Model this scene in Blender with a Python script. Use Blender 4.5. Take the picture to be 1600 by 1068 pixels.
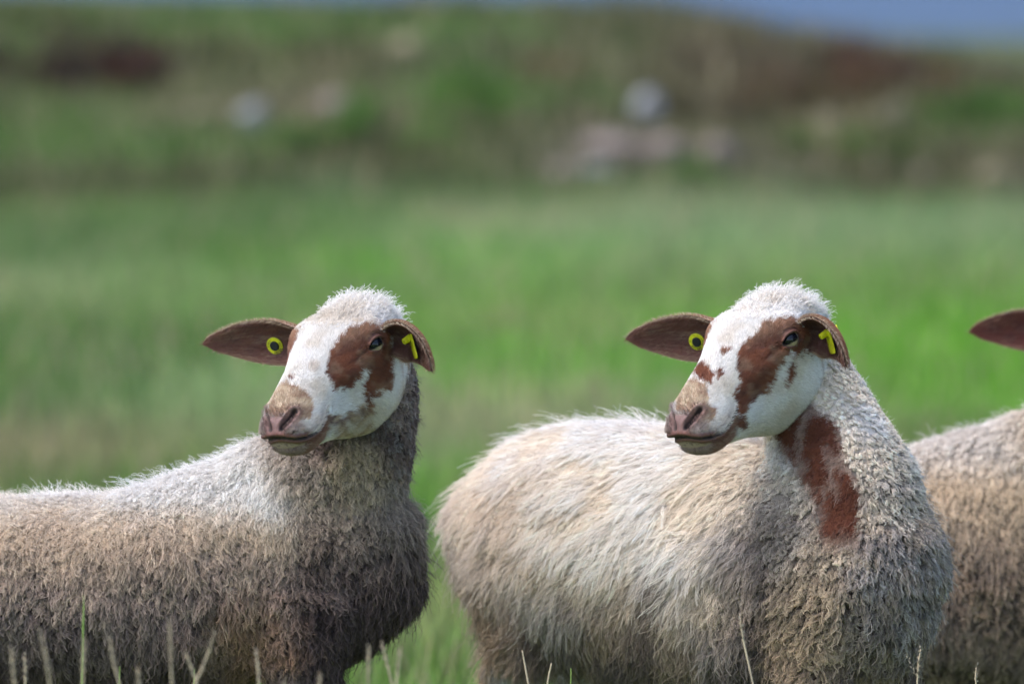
import bpy, bmesh, math, random
import numpy as np
from mathutils import Vector, Matrix, kdtree

# ------------------------------------------------------------------ scene
SC = bpy.context.scene
for o in list(bpy.data.objects):
    bpy.data.objects.remove(o)
COL = SC.collection
R = math.radians

# camera: standing photographer with a 200 mm lens, nine metres from the sheep
cam_d = bpy.data.cameras.new('camera')
cam = bpy.data.objects.new('camera', cam_d)
COL.objects.link(cam)
cam.location = (0, 0, 1.5)
cam.rotation_euler = (R(90) + math.atan2(-0.6, 9.0), 0, 0)
cam_d.lens = 200
cam_d.sensor_width = 36
cam_d.clip_start = 0.1
cam_d.clip_end = 20000
cam_d.dof.use_dof = True
cam_d.dof.focus_distance = 8.92
cam_d.dof.aperture_fstop = 2.8
SC.camera = cam

# sky and soft sun behind thin cloud
SUN_EL, SUN_AZ = R(60), R(-112)          # azimuth from +Y towards +X
world = bpy.data.worlds.new('World')
SC.world = world
world.use_nodes = True
nt = world.node_tree
nt.nodes.clear()
sky = nt.nodes.new('ShaderNodeTexSky')
sky.sky_type = 'NISHITA'
sky.sun_disc = False
sky.sun_elevation = SUN_EL
sky.sun_rotation = SUN_AZ
sky.air_density = 1.0
sky.dust_density = 2.2
sky.ozone_density = 1.0
bg = nt.nodes.new('ShaderNodeBackground')
bg.inputs['Strength'].default_value = 0.15
wo = nt.nodes.new('ShaderNodeOutputWorld')
nt.links.new(sky.outputs[0], bg.inputs[0])
nt.links.new(bg.outputs[0], wo.inputs[0])
sun_d = bpy.data.lights.new('sun', 'SUN')
sun_d.energy = 1.5
sun_d.angle = R(16)
sun_d.color = (1.0, 0.97, 0.94)
sun = bpy.data.objects.new('sun', sun_d)
COL.objects.link(sun)
sd = Vector((math.sin(SUN_AZ) * math.cos(SUN_EL), math.cos(SUN_AZ) * math.cos(SUN_EL), math.sin(SUN_EL)))
sun.rotation_euler = sd.to_track_quat('Z', 'Y').to_euler()

SC.view_settings.view_transform = 'Standard'
SC.view_settings.look = 'None'
SC.view_settings.exposure = 1.40
SC.view_settings.gamma = 1.0
SC.view_settings.use_curve_mapping = False
SC.render.engine = 'CYCLES'
SC.cycles.use_denoising = True
SC.cycles.max_bounces = 6
SC.cycles.diffuse_bounces = 3
SC.cycles.glossy_bounces = 2
SC.cycles.transmission_bounces = 4
SC.cycles.transparent_max_bounces = 8
SC.cycles.volume_bounces = 0
SC.cycles_curves.shape = 'RIBBONS'
SC.cycles_curves.subdivisions = 2

# ------------------------------------------------------------------ helpers
rng = np.random.default_rng(7)


def nrm(a):
    return a / np.maximum(np.linalg.norm(a, axis=-1, keepdims=True), 1e-9)


def sstep(a, b, x):
    t = np.clip((x - a) / (b - a), 0, 1)
    return t * t * (3 - 2 * t)


def spline(xk, yk, x):
    """smooth (Catmull-Rom / Hermite) interpolation, yk may be (n,) or (n,d)"""
    xk = np.asarray(xk, float)
    yk = np.asarray(yk, float)
    x = np.clip(np.asarray(x, float), xk[0], xk[-1])
    sl = np.gradient(yk, xk, axis=0)
    i = np.clip(np.searchsorted(xk, x, side='right') - 1, 0, len(xk) - 2)
    h = xk[i + 1] - xk[i]
    t = (x - xk[i]) / h
    if yk.ndim > 1:
        h = h[:, None]
        t = t[:, None]
    return ((2 * t**3 - 3 * t**2 + 1) * yk[i] + (t**3 - 2 * t**2 + t) * h * sl[i]
            + (-2 * t**3 + 3 * t**2) * yk[i + 1] + (t**3 - t**2) * h * sl[i + 1])


def hash3(i, j, k, s):
    n = (i * 374761393 + j * 668265263 + k * 2147483647 + s * 974711) & 0x7fffffff
    n = ((n ^ (n >> 13)) * 1274126177) & 0x7fffffff
    return ((n ^ (n >> 16)) & 0xffff) / 65535.0


def vnoise(P, f, s=0):
    """3-D value noise in 0..1"""
    Q = np.asarray(P, float) * f + 1000.0
    I = np.floor(Q).astype(np.int64)
    T = Q - I
    T = T * T * (3 - 2 * T)
    r = 0
    for a in (0, 1):
        for b in (0, 1):
            for c in (0, 1):
                w = ((T[..., 0] if a else 1 - T[..., 0]) * (T[..., 1] if b else 1 - T[..., 1])
                     * (T[..., 2] if c else 1 - T[..., 2]))
                r = r + w * hash3(I[..., 0] + a, I[..., 1] + b, I[..., 2] + c, s)
    return r


def fbm(P, f, s=0, o=3):
    r, a, t = 0, 1.0, 0
    for k in range(o):
        r = r + a * vnoise(P, f * 2**k, s + k)
        t += a
        a *= 0.5
    return r / t


def polydist(P, line):
    """distance of points to a polyline, and the parameter 0..1 along it"""
    line = np.asarray(line, float)
    best = np.full(len(P), 1e9)
    par = np.zeros(len(P))
    n = len(line) - 1
    for i in range(n):
        a, b = line[i], line[i + 1]
        d = b - a
        t = np.clip(((P - a) @ d) / (d @ d), 0, 1)
        q = np.linalg.norm(P - (a + t[:, None] * d), axis=1)
        m = q < best
        best[m] = q[m]
        par[m] = (i + t[m]) / n
    return best, par


def vert_normals(V, F):
    F = np.asarray(F)
    n = np.zeros_like(V)
    fn = np.cross(V[F[:, 2]] - V[F[:, 0]], V[F[:, 3 % F.shape[1]]] - V[F[:, 1]] if F.shape[1] == 4 else V[F[:, 1]] - V[F[:, 0]])
    if F.shape[1] == 3:
        fn = np.cross(V[F[:, 1]] - V[F[:, 0]], V[F[:, 2]] - V[F[:, 0]])
    for k in range(F.shape[1]):
        np.add.at(n, F[:, k], fn)
    return nrm(n)


def grid_faces(nu, nv, wrap=True):
    i = np.arange(nu - 1)[:, None]
    j = np.arange(nv if wrap else nv - 1)[None, :]
    j2 = (j + 1) % nv
    return np.stack([i * nv + j, i * nv + j2, (i + 1) * nv + j2, (i + 1) * nv + j], -1).reshape(-1, 4)


def mesh_from(name, V, F, smooth=True):
    """F: array of quads/tris, or list of faces"""
    me = bpy.data.meshes.new(name)
    me.from_pydata([tuple(v) for v in np.asarray(V).tolist()], [], [list(f) for f in (F.tolist() if hasattr(F, 'tolist') else F)])
    if smooth:
        me.polygons.foreach_set('use_smooth', [True] * len(me.polygons))
    me.update()
    return me


def obj(name, me, mat=None, parent=None):
    o = bpy.data.objects.new(name, me)
    COL.objects.link(o)
    if mat is not None:
        me.materials.clear()
        me.materials.append(mat)
    if parent is not None:
        o.parent = parent
    return o


def tag(o, label=None, cat=None, group=None, kind=None):
    if label:
        o['label'] = label
    if cat:
        o['category'] = cat
    if group:
        o['group'] = group
    if kind:
        o['kind'] = kind
    return o


def empty(name, loc=(0, 0, 0)):
    o = bpy.data.objects.new(name, None)
    o.empty_display_size = 0.1
    o.location = loc
    COL.objects.link(o)
    return o


def euler_mat(yaw, pitch, roll):
    cz, sz, cy, sy, cx, sx = (math.cos(yaw), math.sin(yaw), math.cos(pitch), math.sin(pitch), math.cos(roll), math.sin(roll))
    return (np.array([[cz, -sz, 0], [sz, cz, 0], [0, 0, 1]]) @ np.array([[cy, 0, sy], [0, 1, 0], [-sy, 0, cy]])
            @ np.array([[1, 0, 0], [0, cx, -sx], [0, sx, cx]]))


def set_col(me, C, name='col'):
    a = me.attributes.get(name) or me.attributes.new(name, 'FLOAT_COLOR', 'POINT')
    buf = np.ones((len(C), 4), np.float32)
    buf[:, :3] = C
    a.data.foreach_set('color', buf.ravel())


def attr_mat(name, rough=0.7, spec=0.2, noise=0.0, nscale=200, transl=0.0, coat=0.0, bump=0.0, bscale=300):
    m = bpy.data.materials.new(name)
    m.use_nodes = True
    n = m.node_tree
    b = n.nodes['Principled BSDF']
    b.inputs['Roughness'].default_value = rough
    b.inputs['Specular IOR Level'].default_value = spec
    b.inputs['Coat Weight'].default_value = coat
    at = n.nodes.new('ShaderNodeAttribute')
    at.attribute_name = 'col'
    src = at.outputs['Color']
    if noise:
        tx = n.nodes.new('ShaderNodeTexNoise')
        tx.inputs['Scale'].default_value = nscale
        tc = n.nodes.new('ShaderNodeTexCoord')
        n.links.new(tc.outputs['Object'], tx.inputs['Vector'])
        mr = n.nodes.new('ShaderNodeMapRange')
        mr.inputs['To Min'].default_value = 1 - noise
        mr.inputs['To Max'].default_value = 1 + noise
        n.links.new(tx.outputs['Fac'], mr.inputs['Value'])
        mx = n.nodes.new('ShaderNodeVectorMath')
        mx.operation = 'SCALE'
        n.links.new(src, mx.inputs[0])
        n.links.new(mr.outputs[0], mx.inputs['Scale'])
        src = mx.outputs[0]
    if bump:
        bt = n.nodes.new('ShaderNodeTexNoise')
        bt.inputs['Scale'].default_value = bscale
        tc2 = n.nodes.new('ShaderNodeTexCoord')
        n.links.new(tc2.outputs['Object'], bt.inputs['Vector'])
        bn = n.nodes.new('ShaderNodeBump')
        bn.inputs['Strength'].default_value = bump
        bn.inputs['Distance'].default_value = 0.002
        n.links.new(bt.outputs['Fac'], bn.inputs['Height'])
        n.links.new(bn.outputs[0], b.inputs['Normal'])
    n.links.new(src, b.inputs['Base Color'])
    if transl:
        tr = n.nodes.new('ShaderNodeBsdfTranslucent')
        n.links.new(src, tr.inputs['Color'])
        ms = n.nodes.new('ShaderNodeMixShader')
        ms.inputs[0].default_value = transl
        n.links.new(b.outputs[0], ms.inputs[1])
        n.links.new(tr.outputs[0], ms.inputs[2])
        n.links.new(ms.outputs[0], n.nodes['Material Output'].inputs['Surface'])
    return m


# ------------------------------------------------------------------ sheep head (local: x to the muzzle, y to its left, z up)
EYE = np.array([0.062, 0.0765, 0.027])
EYE_N = nrm(np.array([0.46, 0.86, 0.20]))
MOUTH = [(0.268, 0.0, -0.043), (0.259, 0.016, -0.047), (0.242, 0.0285, -0.0515), (0.220, 0.037, -0.053),
         (0.200, 0.0415, -0.048), (0.184, 0.0445, -0.040), (0.174, 0.0465, -0.032)]
NOSTRIL = [(0.2535, 0.0095, -0.032), (0.249, 0.0150, -0.026), (0.243, 0.0205, -0.019), (0.236, 0.0260, -0.0135)]


def head_mesh(nx=210, nphi=220):
    xk = [-0.075, -0.05, -0.025, 0.0, 0.03, 0.065, 0.10, 0.14, 0.18, 0.21, 0.232, 0.248, 0.258, 0.265]
    zt = [-0.01, 0.028, 0.050, 0.062, 0.068, 0.066, 0.057, 0.043, 0.027, 0.013, 0.001, -0.012, -0.026, -0.046]
    zb = [-0.075, -0.100, -0.117, -0.124, -0.124, -0.117, -0.106, -0.093, -0.086, -0.085, -0.083, -0.076, -0.066, -0.050]
    wd = [0.030, 0.048, 0.059, 0.067, 0.073, 0.073, 0.063, 0.049, 0.0435, 0.0425, 0.0405, 0.035, 0.025, 0.002]
    zm = [-0.03, -0.01, 0.0, 0.010, 0.016, 0.016, 0.004, -0.012, -0.028, -0.038, -0.042, -0.044, -0.046, -0.048]
    nu = [2.2, 2.2, 2.2, 2.3, 2.4, 2.4, 2.2, 2.0, 1.9, 1.9, 1.9, 2.0, 2.0, 2.0]
    nl = [2.2, 2.0, 1.8, 1.75, 1.7, 1.7, 1.7, 1.9, 2.1, 2.2, 2.2, 2.2, 2.1, 2.0]
    t = np.linspace(0, 1, nx)
    x = -0.075 + 0.34 * (1 - (1 - t) ** 1.25) * 1.0
    x = np.clip(x, -0.075, 0.2649)
    S = spline(xk, np.stack([zt, zb, wd, zm, nu, nl], 1), x)
    ph = np.linspace(0, 2 * np.pi, nphi, endpoint=False)
    c, s = np.cos(ph)[None], np.sin(ph)[None]
    up = c >= 0
    n = np.where(up, S[:, 4:5], S[:, 5:6])
    h = np.where(up, S[:, 0:1] - S[:, 3:4], S[:, 3:4] - S[:, 1:2])
    rr = (np.abs(c) ** n + np.abs(s) ** n) ** (-1 / n)
    Y = S[:, 2:3] * s * rr
    Z = S[:, 3:4] + h * c * rr
    X = np.repeat(x[:, None], nphi, 1)
    V = np.stack([X, Y, Z], -1).reshape(-1, 3)
    F = grid_faces(nx, nphi)[:, ::-1]
    V = np.vstack([V, [[x[0] - 0.004, 0, S[0, 3]], [0.2665, 0, -0.048]]])
    j = np.arange(nphi)
    T0 = np.stack([np.full(nphi, nx * nphi), j, (j + 1) % nphi], 1)
    b = (nx - 1) * nphi
    T1 = np.stack([np.full(nphi, nx * nphi + 1), b + (j + 1) % nphi, b + j], 1)
    phi = np.concatenate([np.tile(np.where(ph > np.pi, ph - 2 * np.pi, ph), nx), [0, 0]])
    base = V.copy()
    N = vert_normals(V, F)
    N[-2] = (-1, 0, 0)
    N[-1] = (1, 0, 0)
    A = V.copy()
    A[:, 1] = np.abs(A[:, 1])              # symmetric coordinates
    sg = np.where(V[:, 1] < 0, -1.0, 1.0)
    D = np.zeros_like(V)

    def g(c, r):
        return np.exp(-(((A - np.array(c)) / np.array(r)) ** 2).sum(1))
    half = base[base[:, 1] > -1e-4]

    def snap(line):
        line = np.array(line)
        k = np.linspace(0, len(line) - 1, 4 * (len(line) - 1) + 1)
        q = spline(np.arange(len(line)), line, k)
        return np.array([half[np.argmin(((half - p) ** 2).sum(1))] for p in q])
    if len(MOUTH) < 10:
        MOUTH[:] = snap(MOUTH).tolist()
        NOSTRIL[:] = snap(NOSTRIL).tolist()
    nm = np.zeros(len(V))
    nm += 0.007 * g((0.058, 0.074, 0.030), (0.030, 0.03, 0.020))       # orbit
    nm += 0.006 * g((0.056, 0.066, 0.053), (0.026, 0.02, 0.014))       # brow ridge
    nm += 0.007 * g((0.030, 0.055, -0.065), (0.040, 0.03, 0.045))      # cheek muscle
    nm -= 0.005 * g((0.125, 0.052, -0.030), (0.030, 0.02, 0.022))      # hollow in front of the cheek
    nm += 0.003 * g((0.118, 0.050, 0.005), (0.030, 0.02, 0.012))
    nm -= 0.004 * g((0.030, 0.075, 0.010), (0.018, 0.02, 0.02))        # temple
    nm += 0.004 * g((0.215, 0.042, -0.045), (0.022, 0.02, 0.016))      # upper lip
    nm += 0.0045 * g((0.238, 0.030, -0.008), (0.014, 0.014, 0.008))    # nostril wing
    nm += 0.003 * g((0.252, 0.022, -0.040), (0.012, 0.014, 0.010))
    nm += 0.003 * g((0.215, 0.020, -0.088), (0.022, 0.025, 0.012))     # chin
    # mouth
    d, p = polydist(A, MOUTH)
    below = np.zeros(len(V))
    zl = np.interp(A[:, 0], [q[0] for q in MOUTH[::-1]], [q[2] for q in MOUTH[::-1]])
    inside = sstep(0.172, 0.185, A[:, 0])
    nm -= 0.0085 * np.exp(-(d / 0.0026) ** 2) * sstep(1.0, 0.9, p)
    nm += 0.0020 * np.exp(-((d - 0.006) / 0.004) ** 2) * inside
    low = sstep(-0.0005, -0.004, A[:, 2] - zl) * inside
    D[:, 0] -= 0.006 * low * sstep(0.2, 0.262, A[:, 0])
    nm -= 0.002 * low
    # nostrils
    d, p = polydist(A, NOSTRIL)
    wn = 0.0026 + 0.0034 * np.sin(np.clip(p, 0, 1) * np.pi)
    nm -= 0.011 * np.exp(-(d / wn) ** 2)
    nm += 0.0022 * np.exp(-((d - 0.0075) / 0.003) ** 2) * sstep(0.0, 0.3, p)
    # philtrum
    d, p = polydist(A, [(0.264, 0, -0.036), (0.268, 0, -0.050)])
    nm -= 0.0035 * np.exp(-(d / 0.0018) ** 2)
    # eye
    q = A - EYE
    ax = nrm(np.array([0.90, -0.40, -0.10]) - EYE_N * (np.array([0.90, -0.40, -0.10]) @ EYE_N))
    bx = np.cross(EYE_N, ax)
    bx = bx * np.sign(bx[2])
    ea, eb, en = q @ ax, q @ bx, q @ EYE_N
    near = (np.abs(en) < 0.03)
    hh = np.where(eb > 0, 0.0072, 0.0076) * np.clip(1 - (np.abs(ea) / 0.0180) ** 2.2, 0.0, 1)
    sd = np.abs(eb) - hh + np.where(np.abs(ea) > 0.0180, np.abs(ea) - 0.0180, 0)
    eyein = sstep(0.0012, -0.0016, sd) * near
    rim = np.exp(-((sd - 0.0026) / 0.0019) ** 2) * near * np.exp(-(np.clip(np.abs(ea) - 0.016, 0, 1) / 0.004) ** 2)
    D -= 0.016 * eyein[:, None] * EYE_N * 1.0
    D += 0.0030 * rim[:, None] * EYE_N * np.where(eb > 0, 1.25, 0.9)[:, None]
    fold = np.exp(-((sd - 0.0075) / 0.0014) ** 2) * near * (eb > -0.002) * (np.abs(ea) < 0.022)
    D -= 0.0026 * fold[:, None] * EYE_N
    fold2 = np.exp(-((sd - 0.0085) / 0.0016) ** 2) * near * (eb < -0.002) * (np.abs(ea) < 0.02)
    D -= 0.0014 * fold2[:, None] * EYE_N
    # tear groove
    e0 = EYE + ax * 0.0185
    tl = [e0, e0 + np.array([0.016, -0.005, -0.003]), e0 + np.array([0.040, -0.013, -0.010])]
    d, p = polydist(A, tl)
    nm -= 0.0042 * np.exp(-(d / 0.0030) ** 2) * (1 - 0.6 * p)
    nm += 0.0016 * np.exp(-((d - 0.007) / 0.004) ** 2) * (1 - p)
    D[:, 1] *= sg
    Vf = V + D + N * nm[:, None]
    low_freq = (fbm(V, 45, 3) - 0.5) * 0.0022
    Vf += N * low_freq[:, None]
    uv = np.stack([base[:, 0], phi], 1)
    return Vf, F, np.vstack([T0, T1]), uv, base


def ear_mesh(P0, P1, P2, inn0, inn2, length_w=0.040, ns=44, nc=40, droop=0.0):
    """leaf-shaped cupped ear on a bent spine; inn = direction the hollow faces at base and at tip"""
    P0, P1, P2 = (np.array(p, float) for p in (P0, P1, P2))
    t = np.linspace(0, 1, ns)
    C = ((1 - t) ** 2)[:, None] * P0 + (2 * t * (1 - t))[:, None] * P1 + (t ** 2)[:, None] * P2
    tg = nrm(np.gradient(C, axis=0))
    inn = nrm((1 - t)[:, None] * np.array(inn0, float) + t[:, None] * np.array(inn2, float))
    inn = nrm(inn - tg * (inn * tg).sum(1)[:, None])
    side = np.cross(tg, inn)
    w = length_w * spline([0, 0.12, 0.3, 0.5, 0.7, 0.85, 0.95, 1.0], [0.52, 0.66, 0.92, 1.0, 0.86, 0.58, 0.30, 0.03], t)
    cup = spline([0, 0.15, 0.4, 0.7, 1.0], [1.15, 0.95, 0.55, 0.36, 0.2], t)
    th = spline([0, 0.2, 0.6, 1.0], [0.008, 0.0050, 0.0032, 0.0015], t)
    k = nc // 2
    a = np.linspace(-1, 1, k)
    Vs, Q = [], []
    for sgn, arr in ((1, a), (-1, a[::-1])):
        for v in arr:
            edge = np.sqrt(max(0.0, 1 - abs(v) ** 4))
            y = v * w
            z = cup * w * (v * v) * 0.95 + sgn * th * 0.5 * (edge + 0.05)
            if v > 0:
                z = z + cup * w * 0.10 * v ** 3
            Vs.append(C + side * y[:, None] + inn * z[:, None])
            Q.append(np.stack([t, np.full(ns, v), np.full(ns, sgn)], 1))
    V = np.stack(Vs, 1).reshape(-1, 3)
    Q = np.stack(Q, 1).reshape(-1, 3)
    nv = 2 * k
    F = grid_faces(ns, nv)
    V = np.vstack([V, [C[0] - tg[0] * 0.002, C[-1] + tg[-1] * 0.001]])
    Q = np.vstack([Q, [[0, 0, 0], [1, 0, 0]]])
    j = np.arange(nv)
    T0 = np.stack([np.full(nv, ns * nv), (j + 1) % nv, j], 1)
    b = (ns - 1) * nv
    T1 = np.stack([np.full(nv, ns * nv + 1), b + j, b + (j + 1) % nv], 1)
    T = np.vstack([T0, T1])
    vol = 0
    for f in (F[:, [0, 1, 2]], F[:, [0, 2, 3]], T):
        vol += np.einsum('ij,ij->i', V[f[:, 0]], np.cross(V[f[:, 1]], V[f[:, 2]])).sum()
    if vol < 0:
        F, T = F[:, ::-1], T[:, ::-1]
    return V, F, T, Q


# ------------------------------------------------------------------ sheep body
def tube(stations, nv=28):
    """closed elliptical tube: stations = (centre xyz, half width, half height); frames follow the spine"""
    C = np.array([s[0] for s in stations], float)
    rw = np.array([s[1] for s in stations])
    rh = np.array([s[2] for s in stations])
    k = np.arange(len(C), dtype=float)
    kk = np.linspace(0, len(C) - 1, (len(C) - 1) * 6 + 1)
    C2 = spline(k, C, kk)
    rw, rh = spline(k, rw, kk), spline(k, rh, kk)
    tg = nrm(np.gradient(C2, axis=0))
    upv = np.tile(np.array([0, 0, 1.0]), (len(tg), 1))
    vertical = abs(tg[:, 2]).mean() > 0.75
    if vertical:
        upv = np.tile(nrm(np.array(stations[0][3] if len(stations[0]) > 3 else (1.0, 0, 0))), (len(tg), 1))
    side = nrm(np.cross(upv, tg))
    upv = np.cross(tg, side)
    a = np.linspace(0, 2 * np.pi, nv, endpoint=False)
    V = (C2[:, None] + side[:, None] * (np.cos(a)[None, :, None] * rw[:, None, None])
         + upv[:, None] * (np.sin(a)[None, :, None] * rh[:, None, None])).reshape(-1, 3)
    n = len(C2)
    F = grid_faces(n, nv).tolist()
    F.append(list(range(nv))[::-1])
    F.append([(n - 1) * nv + j for j in range(nv)])
    return V, F


def remesh(parts, voxel, smooth_it=12):
    Vs, Fs, o = [], [], 0
    for V, F in parts:
        Vs.append(V)
        Fs += [[i + o for i in f] for f in F]
        o += len(V)
    me = mesh_from('tmp', np.vstack(Vs), Fs, False)
    bm = bmesh.new()
    bm.from_mesh(me)
    bmesh.ops.recalc_face_normals(bm, faces=bm.faces)
    bm.to_mesh(me)
    bm.free()
    ob = bpy.data.objects.new('tmp', me)
    COL.objects.link(ob)
    m = ob.modifiers.new('r', 'REMESH')
    m.mode = 'VOXEL'
    m.voxel_size = voxel
    s = ob.modifiers.new('s', 'SMOOTH')
    s.factor = 0.5
    s.iterations = smooth_it
    dg = bpy.context.evaluated_depsgraph_get()
    ev = ob.evaluated_get(dg)
    m2 = ev.to_mesh()
    V = np.empty(len(m2.vertices) * 3)
    m2.vertices.foreach_get('co', V)
    F = [list(p.vertices) for p in m2.polygons]
    ev.to_mesh_clear()
    bpy.data.objects.remove(ob)
    bpy.data.meshes.remove(me)
    return V.reshape(-1, 3), F


def leg(x, y, top, kneex, hind, z0=0.0, r=1.0):
    """one leg from inside the body to the fetlock; the hoof is a part of its own"""
    if hind:
        st = [((x + 0.02, y, top), 0.075, 0.095), ((x + 0.03, y, top - 0.12), 0.055, 0.075), ((x - 0.03, y, 0.30), 0.032, 0.040),
              ((x - 0.075, y, 0.235), 0.023, 0.030), ((x - 0.065, y, 0.15), 0.018, 0.020), ((x - 0.05, y, 0.085), 0.022, 0.024), ((x - 0.035, y, 0.04), 0.021, 0.025)]
    else:
        st = [((x - 0.01, y, top), 0.060, 0.085), ((x - 0.02, y, top - 0.10), 0.050, 0.065), ((x, y, 0.33), 0.034, 0.040),
              ((x + kneex, y, 0.245), 0.026, 0.029), ((x + 0.002, y, 0.15), 0.018, 0.019), ((x, y, 0.085), 0.021, 0.023), ((x + 0.008, y, 0.04), 0.021, 0.025)]
    return [(c, w * r, h * r, (1.0, 0, 0)) for c, w, h in st]


def hoof_mesh():
    """cloven hoof: two tapered toes with a split between them"""
    Vs, Fs, o = [], [], 0
    for s in (1, -1):
        ring = []
        for z, f, b, w in ((0.055, 0.018, -0.020, 0.017), (0.030, 0.030, -0.022, 0.020), (0.0, 0.044, -0.022, 0.022)):
            y0, y1 = 0.0015, w
            pts = [(b, y0), (b * 0.8, y1 * 0.8), (0.0, y1), (f * 0.75, y1 * 0.8), (f, y1 * 0.32), (f * 0.9, y0)]
            ring += [(p[0], s * p[1], z) for p in pts]
        Vs += ring
        for k in range(2):
            for j in range(6):
                q = [o + k * 6 + j, o + k * 6 + (j + 1) % 6, o + (k + 1) * 6 + (j + 1) % 6, o + (k + 1) * 6 + j]
                Fs.append(q if s < 0 else q[::-1])
        a, b_ = [o + j for j in range(6)], [o + 12 + j for j in range(6)]
        Fs.append(a[::-1] if s < 0 else a)
        Fs.append(b_ if s < 0 else b_[::-1])
        o += 18
    return mesh_from('hoof', np.array(Vs), Fs, False)


# torso stations: (forward s, centre z, half height, half width)
TORSO_SIDE = [(-0.87, .520, .05, .05), (-0.84, .515, .095, .09), (-0.76, .508, .133, .135), (-0.60, .488, .150, .165), (-0.35, .476, .152, .175),
              (-0.15, .490, .160, .165), (0.0, .522, .175, .145), (0.12, .540, .168, .128), (0.210, .553, .138, .105), (0.265, .558, .085, .070), (0.285, .560, .035, .035)]
TORSO_FRONT = [(-0.85, .545, .05, .05), (-0.81, .545, .10, .10), (-0.72, .540, .160, .148), (-0.58, .532, .196, .175), (-0.36, .520, .211, .185),
               (-0.16, .516, .208, .168), (0.0, .528, .178, .148), (0.07, .540, .143, .130), (0.12, .545, .095, .095), (0.145, .545, .04, .04)]
TORSO_SIDE = [(s * (.86 if s < 0 else 1), z, h, w) for s, z, h, w in TORSO_SIDE]
TORSO_DEEP = [(s, z - .048 * math.exp(-((s + .1) / .4) ** 2), h + .052 * math.exp(-((s + .1) / .4) ** 2), w) for s, z, h, w in TORSO_SIDE]


def body_mesh(kind, neck, voxel, legs):
    st = dict(side=TORSO_SIDE, front=TORSO_FRONT, deep=TORSO_DEEP)[kind]
    parts = [tube([((s, 0, z), w, h) for s, z, h, w in st], 32)]
    parts.append(tube(neck, 28))
    for x, y, top, kx, hind in legs:
        parts.append(tube(leg(x, y, top, kx, hind), 16))
    e = st[0][0]
    parts.append(tube([((e + 0.09, 0, .60), .03, .03), ((e + 0.025, 0, .59), .028, .026), ((e + 0.0, 0, .53), .024, .022), ((e + 0.02, 0.005, .43), .018, .016), ((e + 0.045, 0.005, .36), .010, .010)], 14))
    return remesh(parts, voxel)


# ------------------------------------------------------------------ fleece and hair
def tri_of(F):
    out = []
    for f in F:
        for k in range(1, len(f) - 1):
            out.append((f[0], f[k], f[k + 1]))
    return np.array(out)


def scatter(V, T, N, n, weight=None, extra=None):
    """n random points on a mesh; returns points, normals, interpolated extra attributes"""
    a = np.linalg.norm(np.cross(V[T[:, 1]] - V[T[:, 0]], V[T[:, 2]] - V[T[:, 0]]), axis=1)
    if weight is not None:
        a = a * weight[T].mean(1)
    cdf = np.cumsum(a)
    ti = np.searchsorted(cdf, rng.random(n) * cdf[-1])
    ti = np.clip(ti, 0, len(T) - 1)
    r1, r2 = np.sqrt(rng.random(n)), rng.random(n)
    b = np.stack([1 - r1, r1 * (1 - r2), r1 * r2], 1)
    t = T[ti]
    P = (V[t] * b[:, :, None]).sum(1)
    Nn = nrm((N[t] * b[:, :, None]).sum(1))
    E = None if extra is None else (extra[t] * b[:, :, None]).sum(1)
    return P, Nn, E


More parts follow.
